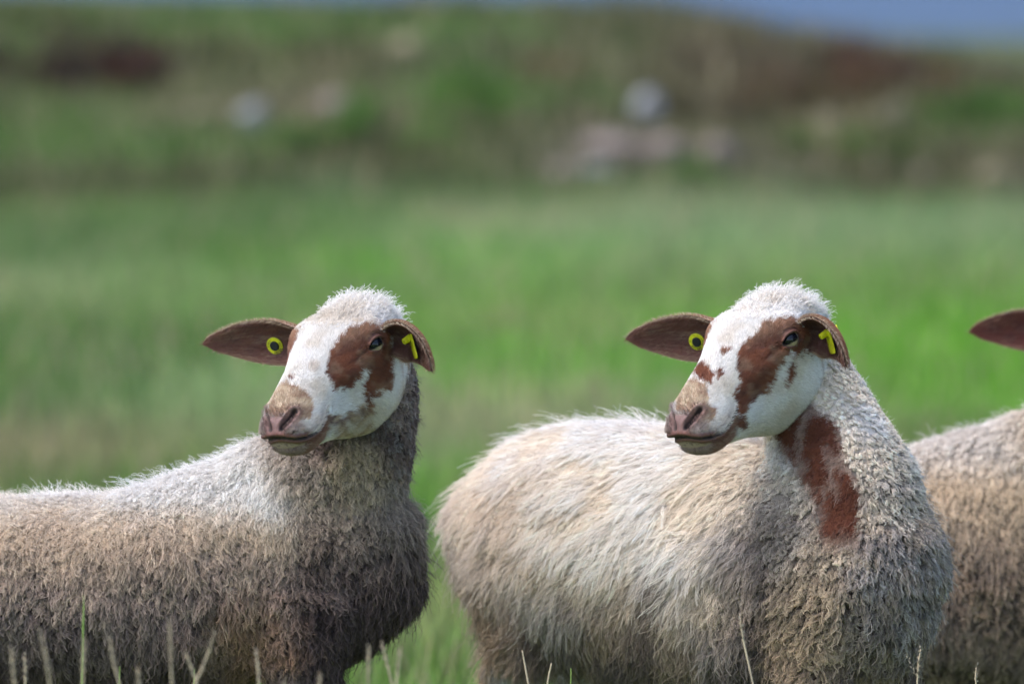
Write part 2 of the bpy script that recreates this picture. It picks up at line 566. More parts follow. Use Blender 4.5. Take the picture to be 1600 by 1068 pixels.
def locks(P, N, comb, L, stand, lean, amp, lam, rad, clump, croot, ctip, nst=8, m=8, fly=0.06, cvar=0.10, frizz=0.0012, r0=0.00045, coil=0.7, taper=0.55):
    """strands grown in locks; every argument but the counts is per lock"""
    k = len(P)
    one = lambda v: np.broadcast_to(np.asarray(v, float), (k,)) if np.ndim(v) <= 1 else v
    L, stand, lean, amp, lam, rad, clump = map(one, (L, stand, lean, amp, lam, rad, clump))
    t = nrm(comb - N * (comb * N).sum(1)[:, None] + 1e-6 * rng.standard_normal((k, 3)))
    ang = rng.normal(0, 0.33, k)
    bt = np.cross(N, t)
    t = nrm(t * np.cos(ang)[:, None] + bt * np.sin(ang)[:, None])
    bt = np.cross(N, t)
    ph = rng.random(k) * 6.283
    L = L * rng.uniform(0.75, 1.25, k)
    s = np.linspace(0, 1, m)
    # strands
    q = rng.random((k, nst, 2))
    rr = np.sqrt(q[..., 0]) * rad[:, None]
    th = q[..., 1] * 6.283
    off = (t[:, None] * (rr * np.cos(th))[..., None] + bt[:, None] * (rr * np.sin(th))[..., None])
    Ls = L[:, None] * rng.uniform(0.72, 1.12, (k, nst))
    isfly = rng.random((k, nst)) < fly
    Ls = np.where(isfly, Ls * 1.25, Ls)
    cl = np.where(isfly, 0.1, clump[:, None])
    S = s[None, None, :]
    up = stand[:, None, None] * (S - 0.42 * S * S) * 1.3
    al = lean[:, None, None] * (0.35 * S + 0.65 * S * S)
    up = np.where(isfly[..., None], up * 1.35 + 0.12 * S, up)
    pos = (P[:, None, None] + off[:, :, None] * (1 - cl[..., None] * S ** 0.7)[..., None]
           + N[:, None, None] * (up * Ls[..., None])[..., None] + t[:, None, None] * (al * Ls[..., None])[..., None])
    w = 6.283 * (L / lam)[:, None, None] * S + ph[:, None, None] + rng.normal(0, 0.14, (k, nst, 1))
    A = amp[:, None, None] * np.minimum(S * 2.2, 1.0)
    pos = pos + bt[:, None, None] * (A * np.sin(w))[..., None] + nrm(N + 0.6 * t)[:, None, None] * (coil * A * np.cos(w))[..., None]
    fr = rng.normal(0, 1, (k, nst, 1, 3)) * frizz * (S[..., None] ** 1.2)
    fr = fr + rng.normal(0, 0.35 * frizz, (k, nst, m, 3)) * S[..., None]
    pos = pos + fr
    # never dip under the skin
    h = ((pos - P[:, None, None]) * N[:, None, None]).sum(-1)
    pos = pos + N[:, None, None] * np.maximum(0.0, 0.0008 + 0.004 * S - h)[..., None]
    v = 1 + rng.normal(0, 1, (k, 1, 1)) * np.reshape(cvar, (-1, 1, 1)) + rng.normal(0, 1, (k, nst, 1)) * np.reshape(cvar, (-1, 1, 1)) * .6
    v = np.clip(v, 0.55, 1.5)
    mix = (S ** 0.8)[..., None]
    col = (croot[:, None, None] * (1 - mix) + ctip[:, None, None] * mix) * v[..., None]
    rad_p = r0 * (1 - (1 - taper) * S ** 1.5) * np.ones((k, nst, 1))
    return pos.reshape(-1, m, 3), rad_p.reshape(-1, m), np.clip(col, 0.004, 0.9).reshape(-1, m, 3)


def hair_object(name, sets, mat, parent):
    """one hair-curves object from sets of (positions, radii, colours)"""
    sizes = []
    for p, r, c in sets:
        sizes += [p.shape[1]] * p.shape[0]
    cu = bpy.data.hair_curves.new(name)
    cu.add_curves(sizes)
    P = np.concatenate([p.reshape(-1, 3) for p, r, c in sets]).astype(np.float32)
    Rr = np.concatenate([r.ravel() for p, r, c in sets]).astype(np.float32)
    Cc = np.ones((len(P), 4), np.float32)
    Cc[:, :3] = np.concatenate([c.reshape(-1, 3) for p, r, c in sets])
    cu.attributes['position'].data.foreach_set('vector', P.ravel())
    ra = cu.attributes.get('radius') or cu.attributes.new('radius', 'FLOAT', 'POINT')
    ra.data.foreach_set('value', Rr)
    ca = cu.attributes.new('col', 'FLOAT_COLOR', 'POINT')
    ca.data.foreach_set('color', Cc.ravel())
    cu.materials.append(mat)
    o = bpy.data.objects.new(name, cu)
    COL.objects.link(o)
    o.parent = parent
    return o


def in_poly(x, y, poly):
    poly = np.asarray(poly)
    r = np.zeros(len(x), bool)
    j = len(poly) - 1
    for i in range(len(poly)):
        xi, yi, xj, yj = poly[i, 0], poly[i, 1], poly[j, 0], poly[j, 1]
        c = ((yi > y) != (yj > y)) & (x < (xj - xi) * (y - yi) / (yj - yi + 1e-12) + xi)
        r ^= c
        j = i
    return r


WHITE = np.array((.78, .74, .70))
CREAM = np.array((.68, .55, .40))
TAN = np.array((.46, .33, .22))
TAUPE = np.array((.27, .205, .175))
DARK = np.array((.070, .048, .044))
BROWN = np.array((.235, .085, .046))
BROWN2 = np.array((.140, .052, .034))
MAUVE = np.array((.150, .078, .070))
PINK = np.array((.20, .115, .108))


def mix(a, b, t):
    t = np.asarray(t)[..., None]
    return a * (1 - t) + b * t


MARKS = dict(
    A=dict(
        poly=[('brown', [(0.0924, 0.557), (0.1169, 0.614), (0.1368, 0.743), (0.1554, 0.957), (0.1586, 1.414), (0.128, 1.699), (0.1091, 1.728), (0.0995, 1.699), (0.1004, 1.585), (0.0844, 1.728), (0.0986, 1.785), (0.0911, 2.006), (0.0708, 2.142), (0.0548, 2.063), (0.0451, 2.171), (0.0376, 2.056), (0.0301, 1.828), (0.0187, 1.628), (0.0158, 1.221), (0.0206, 0.835), (0.0635, 0.785), (0.0754, 0.671)]),
              ('tan', [(0.2126, -0.7), (0.1943, -0.7), (0.1943, -0.257), (0.1976, 0.2), (0.2053, 0.55), (0.1995, 0.757), (0.2024, 1.071), (0.224, 1.342), (0.246, 1.042), (0.2486, 0.528), (0.2532, -0.0), (0.235, -0.735)]),
              ('dirt', [(0.1841, 1.721), (0.148, 2.128), (0.116, 2.213), (0.0929, 1.978), (0.0776, 2.192), (0.0699, 2.613), (0.0258, 3.02), (0.0626, 3.15), (0.1289, 3.15), (0.2038, 2.013)]),
              ('brown', [(0.099, 1.821), (0.0915, 1.985), (0.0767, 2.292), (0.0826, 2.413), (0.0964, 2.121)]),
              ('brownr', [(0.0617, -0.86), (0.0557, -0.80), (0.0808, -0.7), (0.1078, -0.714), (0.125, -1.135), (0.115, -1.7), (0.06, -1.9), (0.01, -1.7), (0.012, -0.95)]),
              ('brown', [(0.0072, 1.0), (-0.0039, 1.135), (-0.0001, 1.364), (0.0196, 1.207)])],
        spot=[('brown', 0.1853, -0.057, 0.0060), ('tanl', 0.1602, 0.5, 0.010), ('tan', 0.0553, 0.614, 0.009), ('brown', 0.1815, 1.671, 0.006), ('dark', 0.249, 0.35, 0.002), ('dark', 0.2570, 1.25, 0.0035), ('dark', 0.2610, 0.7, 0.003)]),
    B=dict(
        poly=[('brown', [(0.0139, 1.264), (0.0357, 1.028), (0.0599, 0.814), (0.0745, 0.643), (0.0977, 0.643), (0.1186, 0.585), (0.1364, 0.693), (0.1517, 0.914), (0.161, 1.242), (0.1784, 1.328), (0.1784, 1.642), (0.186, 1.699), (0.1702, 1.921), (0.1497, 1.899), (0.1314, 1.871), (0.1113, 1.878), (0.1004, 1.756), (0.0884, 1.621), (0.0745, 1.628), (0.0502, 1.706), (0.0282, 1.756), (0.0072, 1.685), (0.0081, 1.392)]),
              ('brown', [(0.0613, 1.735), (0.0722, 1.735), (0.0826, 1.842), (0.0862, 1.956), (0.0767, 1.949), (0.0658, 1.835)]),
              ('brown', [(0.1791, -0.6), (0.1618, -0.543), (0.1626, -0.214), (0.176, 0.243), (0.1807, 0.471), (0.1932, 0.571), (0.1973, 0.386), (0.1913, -0.029)]),
              ('tan', [(0.2081, -0.7), (0.1921, -0.55), (0.1973, 0.143), (0.2045, 0.5), (0.2213, 0.843), (0.2199, 1.214), (0.2292, 1.357), (0.2486, 1.1), (0.2524, 0.614), (0.2429, -0.257), (0.2223, -0.8)]),
              ('brownr', [(0.0608, -0.864), (0.052, -0.793), (0.0681, -0.757), (0.0963, -0.928), (0.110, -1.2), (0.10, -1.8), (0.04, -1.9), (0.01, -1.6), (0.02, -1.0)]),
              ('brown', [(0.1875, 1.728), (0.1654, 2.063), (0.1558, 2.485), (0.1745, 2.428), (0.1935, 1.906)])],
        spot=[('brown', 0.1394, 0.307, 0.0105), ('brown', 0.1753, 0.593, 0.0070), ('brown', 0.0196, 0.928, 0.006), ('brown', -0.0161, 0.471, 0.006), ('brown', -0.0132, 0.785, 0.006), ('dark', 0.2600, 0.8, 0.003)]),
)
MARKS['C'] = MARKS['A']


def face_colour(kind, uv, P, jit=0.0):
    """coat colour of the head at loft coordinates uv (length along head, angle round it); P = head-local points"""
    n = len(uv)
    j1 = (fbm(P, 160, 11) - 0.5) * 0.016 + (rng.random(n) - 0.5) * jit
    j2 = (fbm(P, 160, 23) - 0.5) * 0.32 + (rng.random(n) - 0.5) * jit * 20
    u, a = uv[:, 0] + j1, uv[:, 1] + j2
    big = fbm(P, 28, 5)
    C = mix(WHITE, WHITE * (.86, .82, .76), sstep(.45, .75, big))
    fine = vnoise(P, 420, 9)
    br = mix(BROWN, BROWN2, sstep(.35, .7, fbm(P, 60, 15)))
    br = mix(br, TAN * .95, .34 * sstep(.50, .72, fbm(P, 75, 31)))
    br = mix(br, TAN * 1.05, .35 * np.exp(-((P[:, 2] - .052) / .012) ** 2))
    tan = mix(TAN * (.92, .92, .98), CREAM * .9, sstep(.4, .65, fbm(P, 90, 41)))
    tan = mix(tan, BROWN * 1.2, .5 * sstep(.52, .75, fine))
    cols = dict(brown=br, brownr=br * 1.1, tan=tan, tanl=mix(C, tan, .45), dark=np.tile(DARK * .6, (n, 1)),
                dirt=mix(C, mix(TAN, BROWN2, sstep(.4, .6, fbm(P, 130, 51))), .25 + .65 * sstep(.38, .6, fbm(P, 70, 61))))
    for k, poly in MARKS[kind]['poly']:
        m = in_poly(u, a, poly)
        C = np.where(m[:, None], cols[k], C)
    # lower muzzle: speckled grey lips, brown chin
    aph = np.abs(uv[:, 1])
    C = mix(C, mix(TAN, CREAM * .8, fine), .38 * sstep(2.0, 2.7, aph) * sstep(.2, .15, uv[:, 0]))
    C = mix(C, mix(BROWN * 1.1, TAN, fine), .65 * sstep(.022, -.005, uv[:, 0]) * sstep(1.4, 1.7, aph) * sstep(.48, .62, fbm(P * (2.2, 1, .45), 60, 73)))
    lip = sstep(.172, .2, uv[:, 0]) * sstep(1.25, 1.7, aph)
    sp = mix(WHITE * (.62, .56, .52), DARK * 1.6, sstep(.58, .68, fbm(P, 230, 71)))
    C = mix(C, sp, lip * .75)
    zl = np.interp(P[:, 0], [q[0] for q in MOUTH[::-1]], [q[2] for q in MOUTH[::-1]])
    low = sstep(.176, .19, P[:, 0]) * sstep(0.0, -0.006, P[:, 2] - zl)
    strip = low * sstep(-.013, -.008, P[:, 2] - zl) * sstep(.19, .22, P[:, 0])
    chin = mix(mix(TAN * .75, BROWN * 1.1, sstep(.25, .55, fine)), BROWN * 1.0, .75 * sstep(-.060, -.074, P[:, 2]))
    C = mix(C, chin, low * .85)
    C = mix(C, mix(BROWN * .9, MAUVE, fine), strip * .85)
    front = sstep(.240, .254, uv[:, 0] + .01 * (fbm(P, 100, 83) - .5)) * sstep(-.052, -.044, P[:, 2]) * np.maximum(sstep(.022, .013, np.abs(P[:, 1])), .35 * sstep(-.040, -.030, P[:, 2]))
    pk = mix(MAUVE * 1.15, PINK, sstep(.35, .7, fbm(P, 80, 81)))
    C = mix(C, mix(np.tile(np.array((.34, .25, .21)), (n, 1)), DARK * 1.5, .7 * sstep(.54, .64, fbm(P, 260, 87))), .85 * sstep(.232, .246, uv[:, 0]) * sstep(-.0, -.004, P[:, 2] - zl * 0 + .012))
    C = mix(C, pk, front * .85)
    A = P.copy()
    A[:, 1] = np.abs(A[:, 1])
    d, p = polydist(A, NOSTRIL)
    C = mix(C, MAUVE * 1.0, sstep(.014, .006, d) * .85)
    C = mix(C, np.tile(DARK * .55, (n, 1)), sstep(.0055, .0028, d))
    for k, su, sa, r in MARKS[kind]['spot']:
        dd = np.hypot(u - su, (a - sa) * np.interp(su, [0, .1, .2, .25], [.07, .062, .045, .03]))
        C = mix(C, cols[k], sstep(r, r * .75, dd))
    d, p = polydist(A, MOUTH)
    C = mix(C, mix(MAUVE * .8, BROWN2, fine), .95 * sstep(.0125, .008, d) * sstep(.228, .245, P[:, 0]))
    C = mix(C, np.tile(DARK * .5, (n, 1)), sstep(.0050, .0026, d) * sstep(1.0, .93, p))
    # eye rims and tear line
    q = A - EYE
    de = np.linalg.norm(q - (q @ EYE_N)[:, None] * EYE_N, axis=1)
    C = mix(C, np.tile(np.array((.10, .045, .035)), (n, 1)), sstep(.0195, .012, de) * .75)
    return np.clip(C, .004, .85)


def bare(P):
    """1 where the head has no hair: lids, nostrils, lips, nose"""
    A = P.copy()
    A[:, 1] = np.abs(A[:, 1])
    d1, _ = polydist(A, NOSTRIL)
    d2, _ = polydist(A, MOUTH)
    q = A - EYE
    de = np.linalg.norm(q - (q @ EYE_N)[:, None] * EYE_N, axis=1) + 0.5 * np.abs(q @ EYE_N)
    r = (d1 < .006) | (d2 < .0046) | (de < .0195)
    r |= (P[:, 0] > .250) & (P[:, 2] > -.052) & (A[:, 1] < .016)
    r |= (P[:, 0] > .244) & (P[:, 2] > -.066) & (P[:, 2] < -.040)
    return r


M_SKIN = attr_mat('sheep_skin', rough=0.62, spec=0.25, noise=0.18, nscale=420, bump=0.35, bscale=900)
M_WOOL = attr_mat('wool_fibre', rough=0.75, spec=0.12, transl=0.28)
M_HAIR = attr_mat('short_hair', rough=0.55, spec=0.22, transl=0.12)
M_EYE = attr_mat('eye_surface', rough=0.12, spec=0.35)


def plain_mat(name, col, rough=0.5, spec=0.4, nz=0.12, scale=120, dirt=None, metal=0.0):
    m = bpy.data.materials.new(name)
    m.use_nodes = True
    n = m.node_tree
    b = n.nodes['Principled BSDF']
    b.inputs['Roughness'].default_value = rough
    b.inputs['Specular IOR Level'].default_value = spec
    b.inputs['Metallic'].default_value = metal
    tc = n.nodes.new('ShaderNodeTexCoord')
    tx = n.nodes.new('ShaderNodeTexNoise')
    tx.inputs['Scale'].default_value = scale
    tx.inputs['Detail'].default_value = 4
    n.links.new(tc.outputs['Object'], tx.inputs['Vector'])
    cr = n.nodes.new('ShaderNodeValToRGB')
    c = np.array(col)
    lo = np.array(dirt) if dirt is not None else c * (1 - 2 * nz)
    cr.color_ramp.elements[0].position = 0.30
    cr.color_ramp.elements[1].position = 0.62
    cr.color_ramp.elements[0].color = (*np.clip(lo, 0, 1), 1)
    cr.color_ramp.elements[1].color = (*np.clip(c * (1 + nz * .4), 0, 1), 1)
    n.links.new(tx.outputs['Fac'], cr.inputs['Fac'])
    n.links.new(cr.outputs['Color'], b.inputs['Base Color'])
    return m


M_YELLOW = plain_mat('yellow_tag_plastic', (.62, .60, .015), rough=.42, nz=.18, scale=180)
M_BLACK = plain_mat('black_plastic', (.012, .012, .018), rough=.4, scale=200)
M_INK = plain_mat('black_print', (.035, .035, .01), rough=.6, scale=200)
M_HOOF = plain_mat('dark_horn', (.05, .04, .035), rough=.5, scale=60)


def cyl(r, h, seg=40, r2=None, hole=0.0, bev=0.0006):
    """disc or ring along z with a rounded edge"""
    r2 = r if r2 is None else r2
    prof = [(hole, 0), (r - bev, 0), (r, bev), (r2, h - bev), (r2 - bev, h), (hole, h)]
    a = np.linspace(0, 2 * np.pi, seg, endpoint=False)
    V = np.array([[p[0] * np.cos(t), p[0] * np.sin(t), p[1]] for p in prof for t in a])
    F = grid_faces(len(prof), seg).tolist()
    if hole > 0:
        n = len(prof)
        F += [[(n - 1) * seg + j, (n - 1) * seg + (j + 1) % seg, (j + 1) % seg, j] for j in range(seg)]
    return V, F


def frame(n, u):
    n = nrm(np.array(n, float))
    u = np.array(u, float)
    u = nrm(u - n * (u @ n))
    return np.stack([u, np.cross(n, u), n], 1)      # columns: x, y, z(normal)


def glyph(ch):
    cu = bpy.data.curves.new('g', 'FONT')
    cu.body = ch
    cu.size = 1.0
    cu.align_x = 'CENTER'
    cu.resolution_u = 3
    cu.offset = .028
    o = bpy.data.objects.new('g', cu)
    COL.objects.link(o)
    dg = bpy.context.evaluated_depsgraph_get()
    dg.update()
    me = o.evaluated_get(dg).to_mesh()
    V = np.array([v.co[:] for v in me.vertices]).reshape(-1, 3)
    F = [list(p.vertices) for p in me.polygons]
    o.evaluated_get(dg).to_mesh_clear()
    bpy.data.objects.remove(o)
    bpy.data.curves.remove(cu)
    return V, F


def ring_text(words, r, size, z):
    """letters round a ring: (string, start angle in degrees, step) with their feet towards the rim"""
    Vs, Fs, o = [], [], 0
    for s, a0, st in words:
        for i, ch in enumerate(s):
            if ch == ' ':
                continue
            V, F = glyph(ch)
            if not len(V):
                continue
            V = V * size
            V[:, 0] *= 0.95
            a = R(a0 + st * i)
            ca, sa = math.cos(a), math.sin(a)
            # letter up = towards the centre, reading order follows the sign of st
            px, py = r * ca, r * sa
            up = np.array((-ca, -sa))
            rt = np.array((-sa, ca)) * (1 if st > 0 else -1)
            if st < 0:
                up = -up
            W = np.stack([px + V[:, 0] * rt[0] + (V[:, 1] - .35 * size) * up[0], py + V[:, 0] * rt[1] + (V[:, 1] - .35 * size) * up[1], np.full(len(V), z)], 1)
            Vs.append(W)
            Fs += [[k + o for k in f] for f in F]
            o += len(W)
    return np.vstack(Vs), Fs


def place(name, VF, Fr, loc, mat, parent, smooth=False):
    V, F = VF
    me = mesh_from(name, V @ Fr.T + np.array(loc), F, smooth)
    if smooth:
        me.set_sharp_from_angle(angle=R(40)) if hasattr(me, 'set_sharp_from_angle') else None
    return obj(name, me, mat, parent)


def rounded_plate(w, h, t, seg=5, rc=0.005):
    """flat plate in the x (width), y (height, hanging to -y) plane with rounded corners"""
    pts = []
    for cx, cy, a0 in ((w / 2 - rc, -rc, 0), (-w / 2 + rc, -rc, 90), (-w / 2 + rc * .6, -h + rc, 180), (w / 2 - rc * .6, -h + rc, 270)):
        for k in range(seg):
            a = R(a0 + 90 * k / (seg - 1))
            pts.append((cx + rc * math.cos(a), cy + rc * math.sin(a)))
    n = len(pts)
    V = np.array([(x, y, -t / 2) for x, y in pts] + [(x, y, t / 2) for x, y in pts])
    F = [list(range(n))[::-1], list(range(n, 2 * n))] + [[i, (i + 1) % n, n + (i + 1) % n, n + i] for i in range(n)]
    return V, F
EAR_PAIR = [((0.008, -0.060, 0.018), (-0.005, -0.13, 0.028), (-0.03, -0.322, 0.008), (0.9, 0.15, -0.0), (0.9, 0.3, -.1)),
            ((0.008, 0.060, 0.018), (0.0, 0.125, 0.042), (0.045, 0.155, -0.027), (0.9, -0.1, -0.25), (0.85, -.35, -.2))]
LEGS_SIDE = [(0.10, 0.085, .50, .006, False), (0.13, -0.085, .50, .006, False), (-0.61, 0.09, .50, 0, True), (-0.57, -0.09, .50, 0, True)]
LEGS_FRONT = [(0.02, 0.085, .50, .006, False), (0.03, -0.085, .50, .006, False), (-0.68, 0.10, .50, 0, True), (-0.66, -0.10, .50, 0, True)]
SHEEP = dict(
    A=dict(kind='side', root=(-0.44, 9.13, 0), yaw=-6, voxel=0.009, legs=LEGS_SIDE,
           neck=[((0.06, 0, .58), .115, .15, (1, 0, 0)), ((0.140, -.01, .66), .098, .120, (1, 0, 0)), ((0.190, -.032, .75), .084, .094, (1, 0, 0)), ((0.213, -.055, .83), .071, .076, (1, 0, 0)), ((0.207, -.080, .885), .058, .062, (1, 0, 0))],
           hloc=(-0.240, 9.0, 0.8905), hrot=(-122.0, 18, 4.5), hs=1.025, ears=EAR_PAIR),
    B=dict(kind='front', root=(0.53, 8.99, 0), yaw=-47, voxel=0.009, legs=LEGS_FRONT,
           neck=[((-0.02, 0, .58), .125, .14, (1, 0, 0)), ((0.0, 0.0, .66), .108, .118, (1, 0, 0)), ((-0.045, 0.0, .75), .088, .098, (1, 0, 0)), ((-0.08, -.01, .83), .074, .080, (1, 0, 0)), ((-0.095, -.025, .89), .062, .066, (1, 0, 0))],
           hloc=(0.427, 9.0, 0.8995), hrot=(-132, 19, 4), hs=1.065, ears=[((0.008, -0.060, 0.018), (0.0, -0.13, 0.022), (0.0, -0.308, 0.012), (0.9, 0.1, -0.0), (0.9, 0.1, -.1)),
                 ((0.008, 0.060, 0.018), (0.0, 0.125, 0.042), (0.045, 0.155, -0.025), (0.9, -0.1, -0.25), (0.85, -.35, -.2))]),
    C=dict(kind='deep', root=(0.84, 9.75, 0), yaw=-14, voxel=0.012, legs=LEGS_SIDE,
           neck=[((0.06, 0, .58), .115, .15, (1, 0, 0)), ((0.135, -.01, .66), .095, .115, (1, 0, 0)), ((0.18, -.035, .75), .078, .088, (1, 0, 0)), ((0.20, -.06, .83), .066, .072, (1, 0, 0)), ((0.20, -.085, .885), .058, .062, (1, 0, 0))],
           hloc=(1.038, 9.61, 0.866), hrot=(-121.5, 16, 3.5), hs=1.04, ears=[((0.008, -0.060, 0.018), (-0.005, -0.13, 0.028), (-0.03, -0.300, 0.008), (0.9, 0.15, -0.0), (0.9, 0.3, -.1)), EAR_PAIR[1]]),
)


# ------------------------------------------------------------------ fleece layout of each sheep (body-local: s forward, y left, z up)
def fleece(kind, P, N):
    """per-lock settings from the place on the body"""
    s, y, z = P[:, 0], P[:, 1], P[:, 2]
    k = len(P)
    n1, n2, n3 = fbm(P, 5, 101), fbm(P, 14, 102), fbm(P, 45, 103)
    comb = np.tile(np.array((-0.45, 0, -1.0)), (k, 1))
    comb[:, 1] += np.sign(y) * 0.5 * sstep(.3, .9, N[:, 2])
    wander = np.stack([fbm(P, 9, 111) - .5, fbm(P, 9, 112) - .5, fbm(P, 9, 113) - .5], 1)
    legz = sstep(.37, .32, z) if kind != 'C' else sstep(.29, .24, z)
    if kind in 'AC':
        neck = sstep(.66, .74, z + .25 * (s - .14)) * sstep(.02, .10, s)
        chest = sstep(.05, .14, s + .12 * (n1 - .5)) * (1 - neck)
        low = sstep(.62, .46, z + .16 * (n1 - .5) + .03 * (n2 - .5))
        if kind == 'C':
            low = sstep(.60, .44, z + .10 * (n1 - .5))
        top = sstep(.60, .67, z + .04 * (n2 - .5)) * sstep(.12, 0.0, s)
        comb[:, 0] += 0.30
        L = .034 + .003 * low - .010 * neck - .004 * chest + .014 * sstep(.20, .26, s) * sstep(.46, .52, z) * sstep(.66, .60, z)
        stand = .42 + .02 * low + .14 * neck + .08 * chest + .12 * top
        lean = .62 + .08 * low - .14 * neck
        amp = .0012 + .0016 * low + .0016 * neck + .0010 * chest
        lam = .014 + .001 * low - .003 * neck
        rad = .0048 + .0004 * low
        clump = np.clip(.16 + .76 * low + .45 * neck + .35 * chest, 0, .92)
        white = sstep(.585, .650, z + .05 * (n2 - .5)) * (1 - chest) * (1 - neck)
        c = mix(CREAM, WHITE, .15 + .85 * white)
        c = mix(c, mix(CREAM * 1.0, TAN * 1.3, n2), .70 * sstep(.64, .52, z + .10 * (n1 - .5)))
        c = mix(c, mix(TAUPE * 1.35, CREAM * .72, sstep(.42, .68, n3) * .55), low)
        dk = np.maximum(.85 * low * sstep(.52, .38, z), chest * (.50 + .50 * sstep(.66, .50, z)))
        c = mix(c, mix(TAUPE * .72, DARK * 1.3, sstep(.35, .6, n2)), .92 * dk)
        nk = mix(mix(TAUPE * 1.35, TAUPE * .7, sstep(.38, .62, n2)), DARK * 1.7, .8 * sstep(.46, .58, n3))
        nk = mix(nk, WHITE * .62, .45 * sstep(.52, .66, fbm(P, 90, 131)))
        c = mix(c, nk, neck)
        yl = sstep(.060, .030, np.linalg.norm((P - (.206, -.098, .695)) * (1, .6, .8), axis=1))
        c = mix(c, mix(CREAM, TAN, .35), yl * .8)
        orange = sstep(.115, .02, np.linalg.norm((P - (.035, -.12, .437)) * (1, .6, 1), axis=1) + .08 * (n3 - .5))
        c = mix(c, TAN * (1.05, .86, .72), orange * .65)
        if kind == 'C':
            c = mix(mix(CREAM, WHITE, .35 * top), mix(TAN * 1.25, TAUPE * 1.2, n2), low * .85)
            c = mix(c, WHITE * .95, .6 * top)
            amp = amp + .0008 * low
            clump = .45 + .45 * low
        dirt = np.clip(.12 + .75 * low + .70 * chest + .6 * neck, 0, .95)  # how far roots darken: dirt together with painted shade of the gaps
        dirt_shade_c = mix(TAN * .55, DARK * 1.1, np.clip(low + chest + neck, 0, 1))
        short = np.zeros(k)
    else:
        front = sstep(-.22, -.02, s + .12 * (n1 - .5))
        neck = sstep(.70, .78, z) * sstep(-.22, -.12, s)
        low = sstep(.55, .38, z + .16 * (n1 - .5) + .06 * (n2 - .5))
        rump = sstep(-.50, -.68, s) * sstep(.60, .48, z)
        top = sstep(.62, .70, z)
        comb[:, 0] += -0.35 * (1 - front) * sstep(.40, .60, z)
        L = .056 - .020 * front - .010 * neck - .016 * top + .012 * low
        stand = .30 + .06 * top - .04 * low + .16 * front
        lean = .85 - .28 * front + .04 * low
        amp = .0011 + .0016 * front + .0006 * neck + .0016 * low
        lam = .024 - .011 * front
        rad = .0078 - .0022 * front
        clump = .58 + .24 * front + .15 * low
        c = mix(CREAM * 1.14, WHITE * (1.05, 1.02, .99), .50 + .5 * sstep(.40, .65, n2) * (1 - .3 * low))
        c = mix(c, TAN * 1.25, .32 * sstep(.5, .68, n1) * (1 - top))
        c = mix(c, mix(TAUPE * .95, CREAM * .8, sstep(.42, .62, n3)), .80 * front * sstep(.74, .60, z) * sstep(.38, .54, n2 + .06))
        c = mix(c, mix(TAN * .80, TAUPE * .55, sstep(.35, .65, n2)), .88 * low)
        c = mix(c, mix(TAN * .9, CREAM * .8, sstep(.4, .6, n3)), .60 * rump)
        strip = sstep(.035, .012, np.abs((s + .255) - .55 * (z - .475))) * sstep(.36, .42, z) * sstep(.58, .52, z) * (y < 0)
        c = mix(c, TAUPE * .55, .75 * strip)
        side_dk = sstep(.10, .04, np.linalg.norm((P - (-.045, -.14, .56)) * (1, 1, .7), axis=1))
        c = mix(c, TAUPE * .8, .55 * side_dk * sstep(.4, .6, n3 + .1))
        yl = sstep(.11, .03, np.linalg.norm((P - (.05, -.13, .49)) * (1, 1, .8), axis=1))
        c = mix(c, CREAM * (.85, .80, .70), .6 * yl)
        rt = sstep(.08, .15, s) * sstep(.68, .56, z)
        c = mix(c, mix(WHITE * (.72, .70, .70), TAUPE, sstep(.45, .6, n3)), .6 * rt)
        d, p = polydist(P + wander * .034, [(-.035, -.088, .775), (.002, -.080, .755), (.034, -.088, .712), (.068, -.090, .660), (.088, -.100, .604)])
        wdt = .047 - .021 * p
        short = sstep(wdt + .008, wdt - .004, d) * sstep(.575, .615, z)
        d2, _ = polydist(P, [(.028, -.075, .74), (.058, -.088, .68)])
        c = mix(c, mix(BROWN * .85, BROWN2, n3), short * (1 - .40 * sstep(.007, .002, d2)) * (1 - .28 * sstep(.52, .66, fbm(P * (1, 1, .35), 60, 121))))
        L = L * (1 - .60 * short)
        amp = amp * (1 - .9 * short)
        clump = clump * (1 - .8 * short)
        lean = lean + .25 * short
        stand = stand * (1 - .35 * short)
        dirt = np.clip(.12 + .78 * low + .55 * front * sstep(.80, .66, z) + .55 * rump, 0, .95) * (1 - short)  # root darkening again covers dirt and painted gap shade
        dirt_shade_c = mix(TAN * .55, DARK * 1.2, np.clip(.8 * low + .8 * front, 0, 1))
    # partings: lines along the lie of the wool where it is shorter and coloured darker
    if kind in 'AC':
        Q = np.stack([s * 1.0 + .35 * (z - .5), y * .6, z * .38], 1)
        am = np.clip(low + .8 * chest + .5 * neck, 0, 1)
    else:
        Q = np.stack([s * .9 - .55 * (z - .5), y * .6, z * .45 + .25 * s], 1)
        am = np.clip(.30 + .7 * low + .5 * front * sstep(.78, .66, z) + .5 * rump, 0, 1) * (1 - short) * (1 - .75 * top)
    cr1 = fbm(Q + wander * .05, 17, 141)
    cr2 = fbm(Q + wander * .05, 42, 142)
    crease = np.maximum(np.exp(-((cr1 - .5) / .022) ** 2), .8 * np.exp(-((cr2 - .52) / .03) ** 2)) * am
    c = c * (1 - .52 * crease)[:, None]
    L = L * (1 - .30 * crease) * (.74 + .52 * sstep(.32, .68, n2))
    L = L * (1 - .72 * legz)
    amp = amp * (1 - .8 * legz)
    c = mix(c, mix(WHITE * .75, TAN, sstep(.45, .6, n2)) if kind != 'C' else np.tile(BROWN * .8, (k, 1)), legz * .8)
    comb = nrm(comb + wander * 1.1)
    root = mix(c * .90, dirt_shade_c, dirt * (1 - legz))  # roots carry dirt and, painted in, the shade between locks
    tip = c * 1.08  # tips lightened, a sheen put into the colour
    global FL_VAR
    FL_VAR = np.clip(.10 + .16 * dirt, .1, .28)
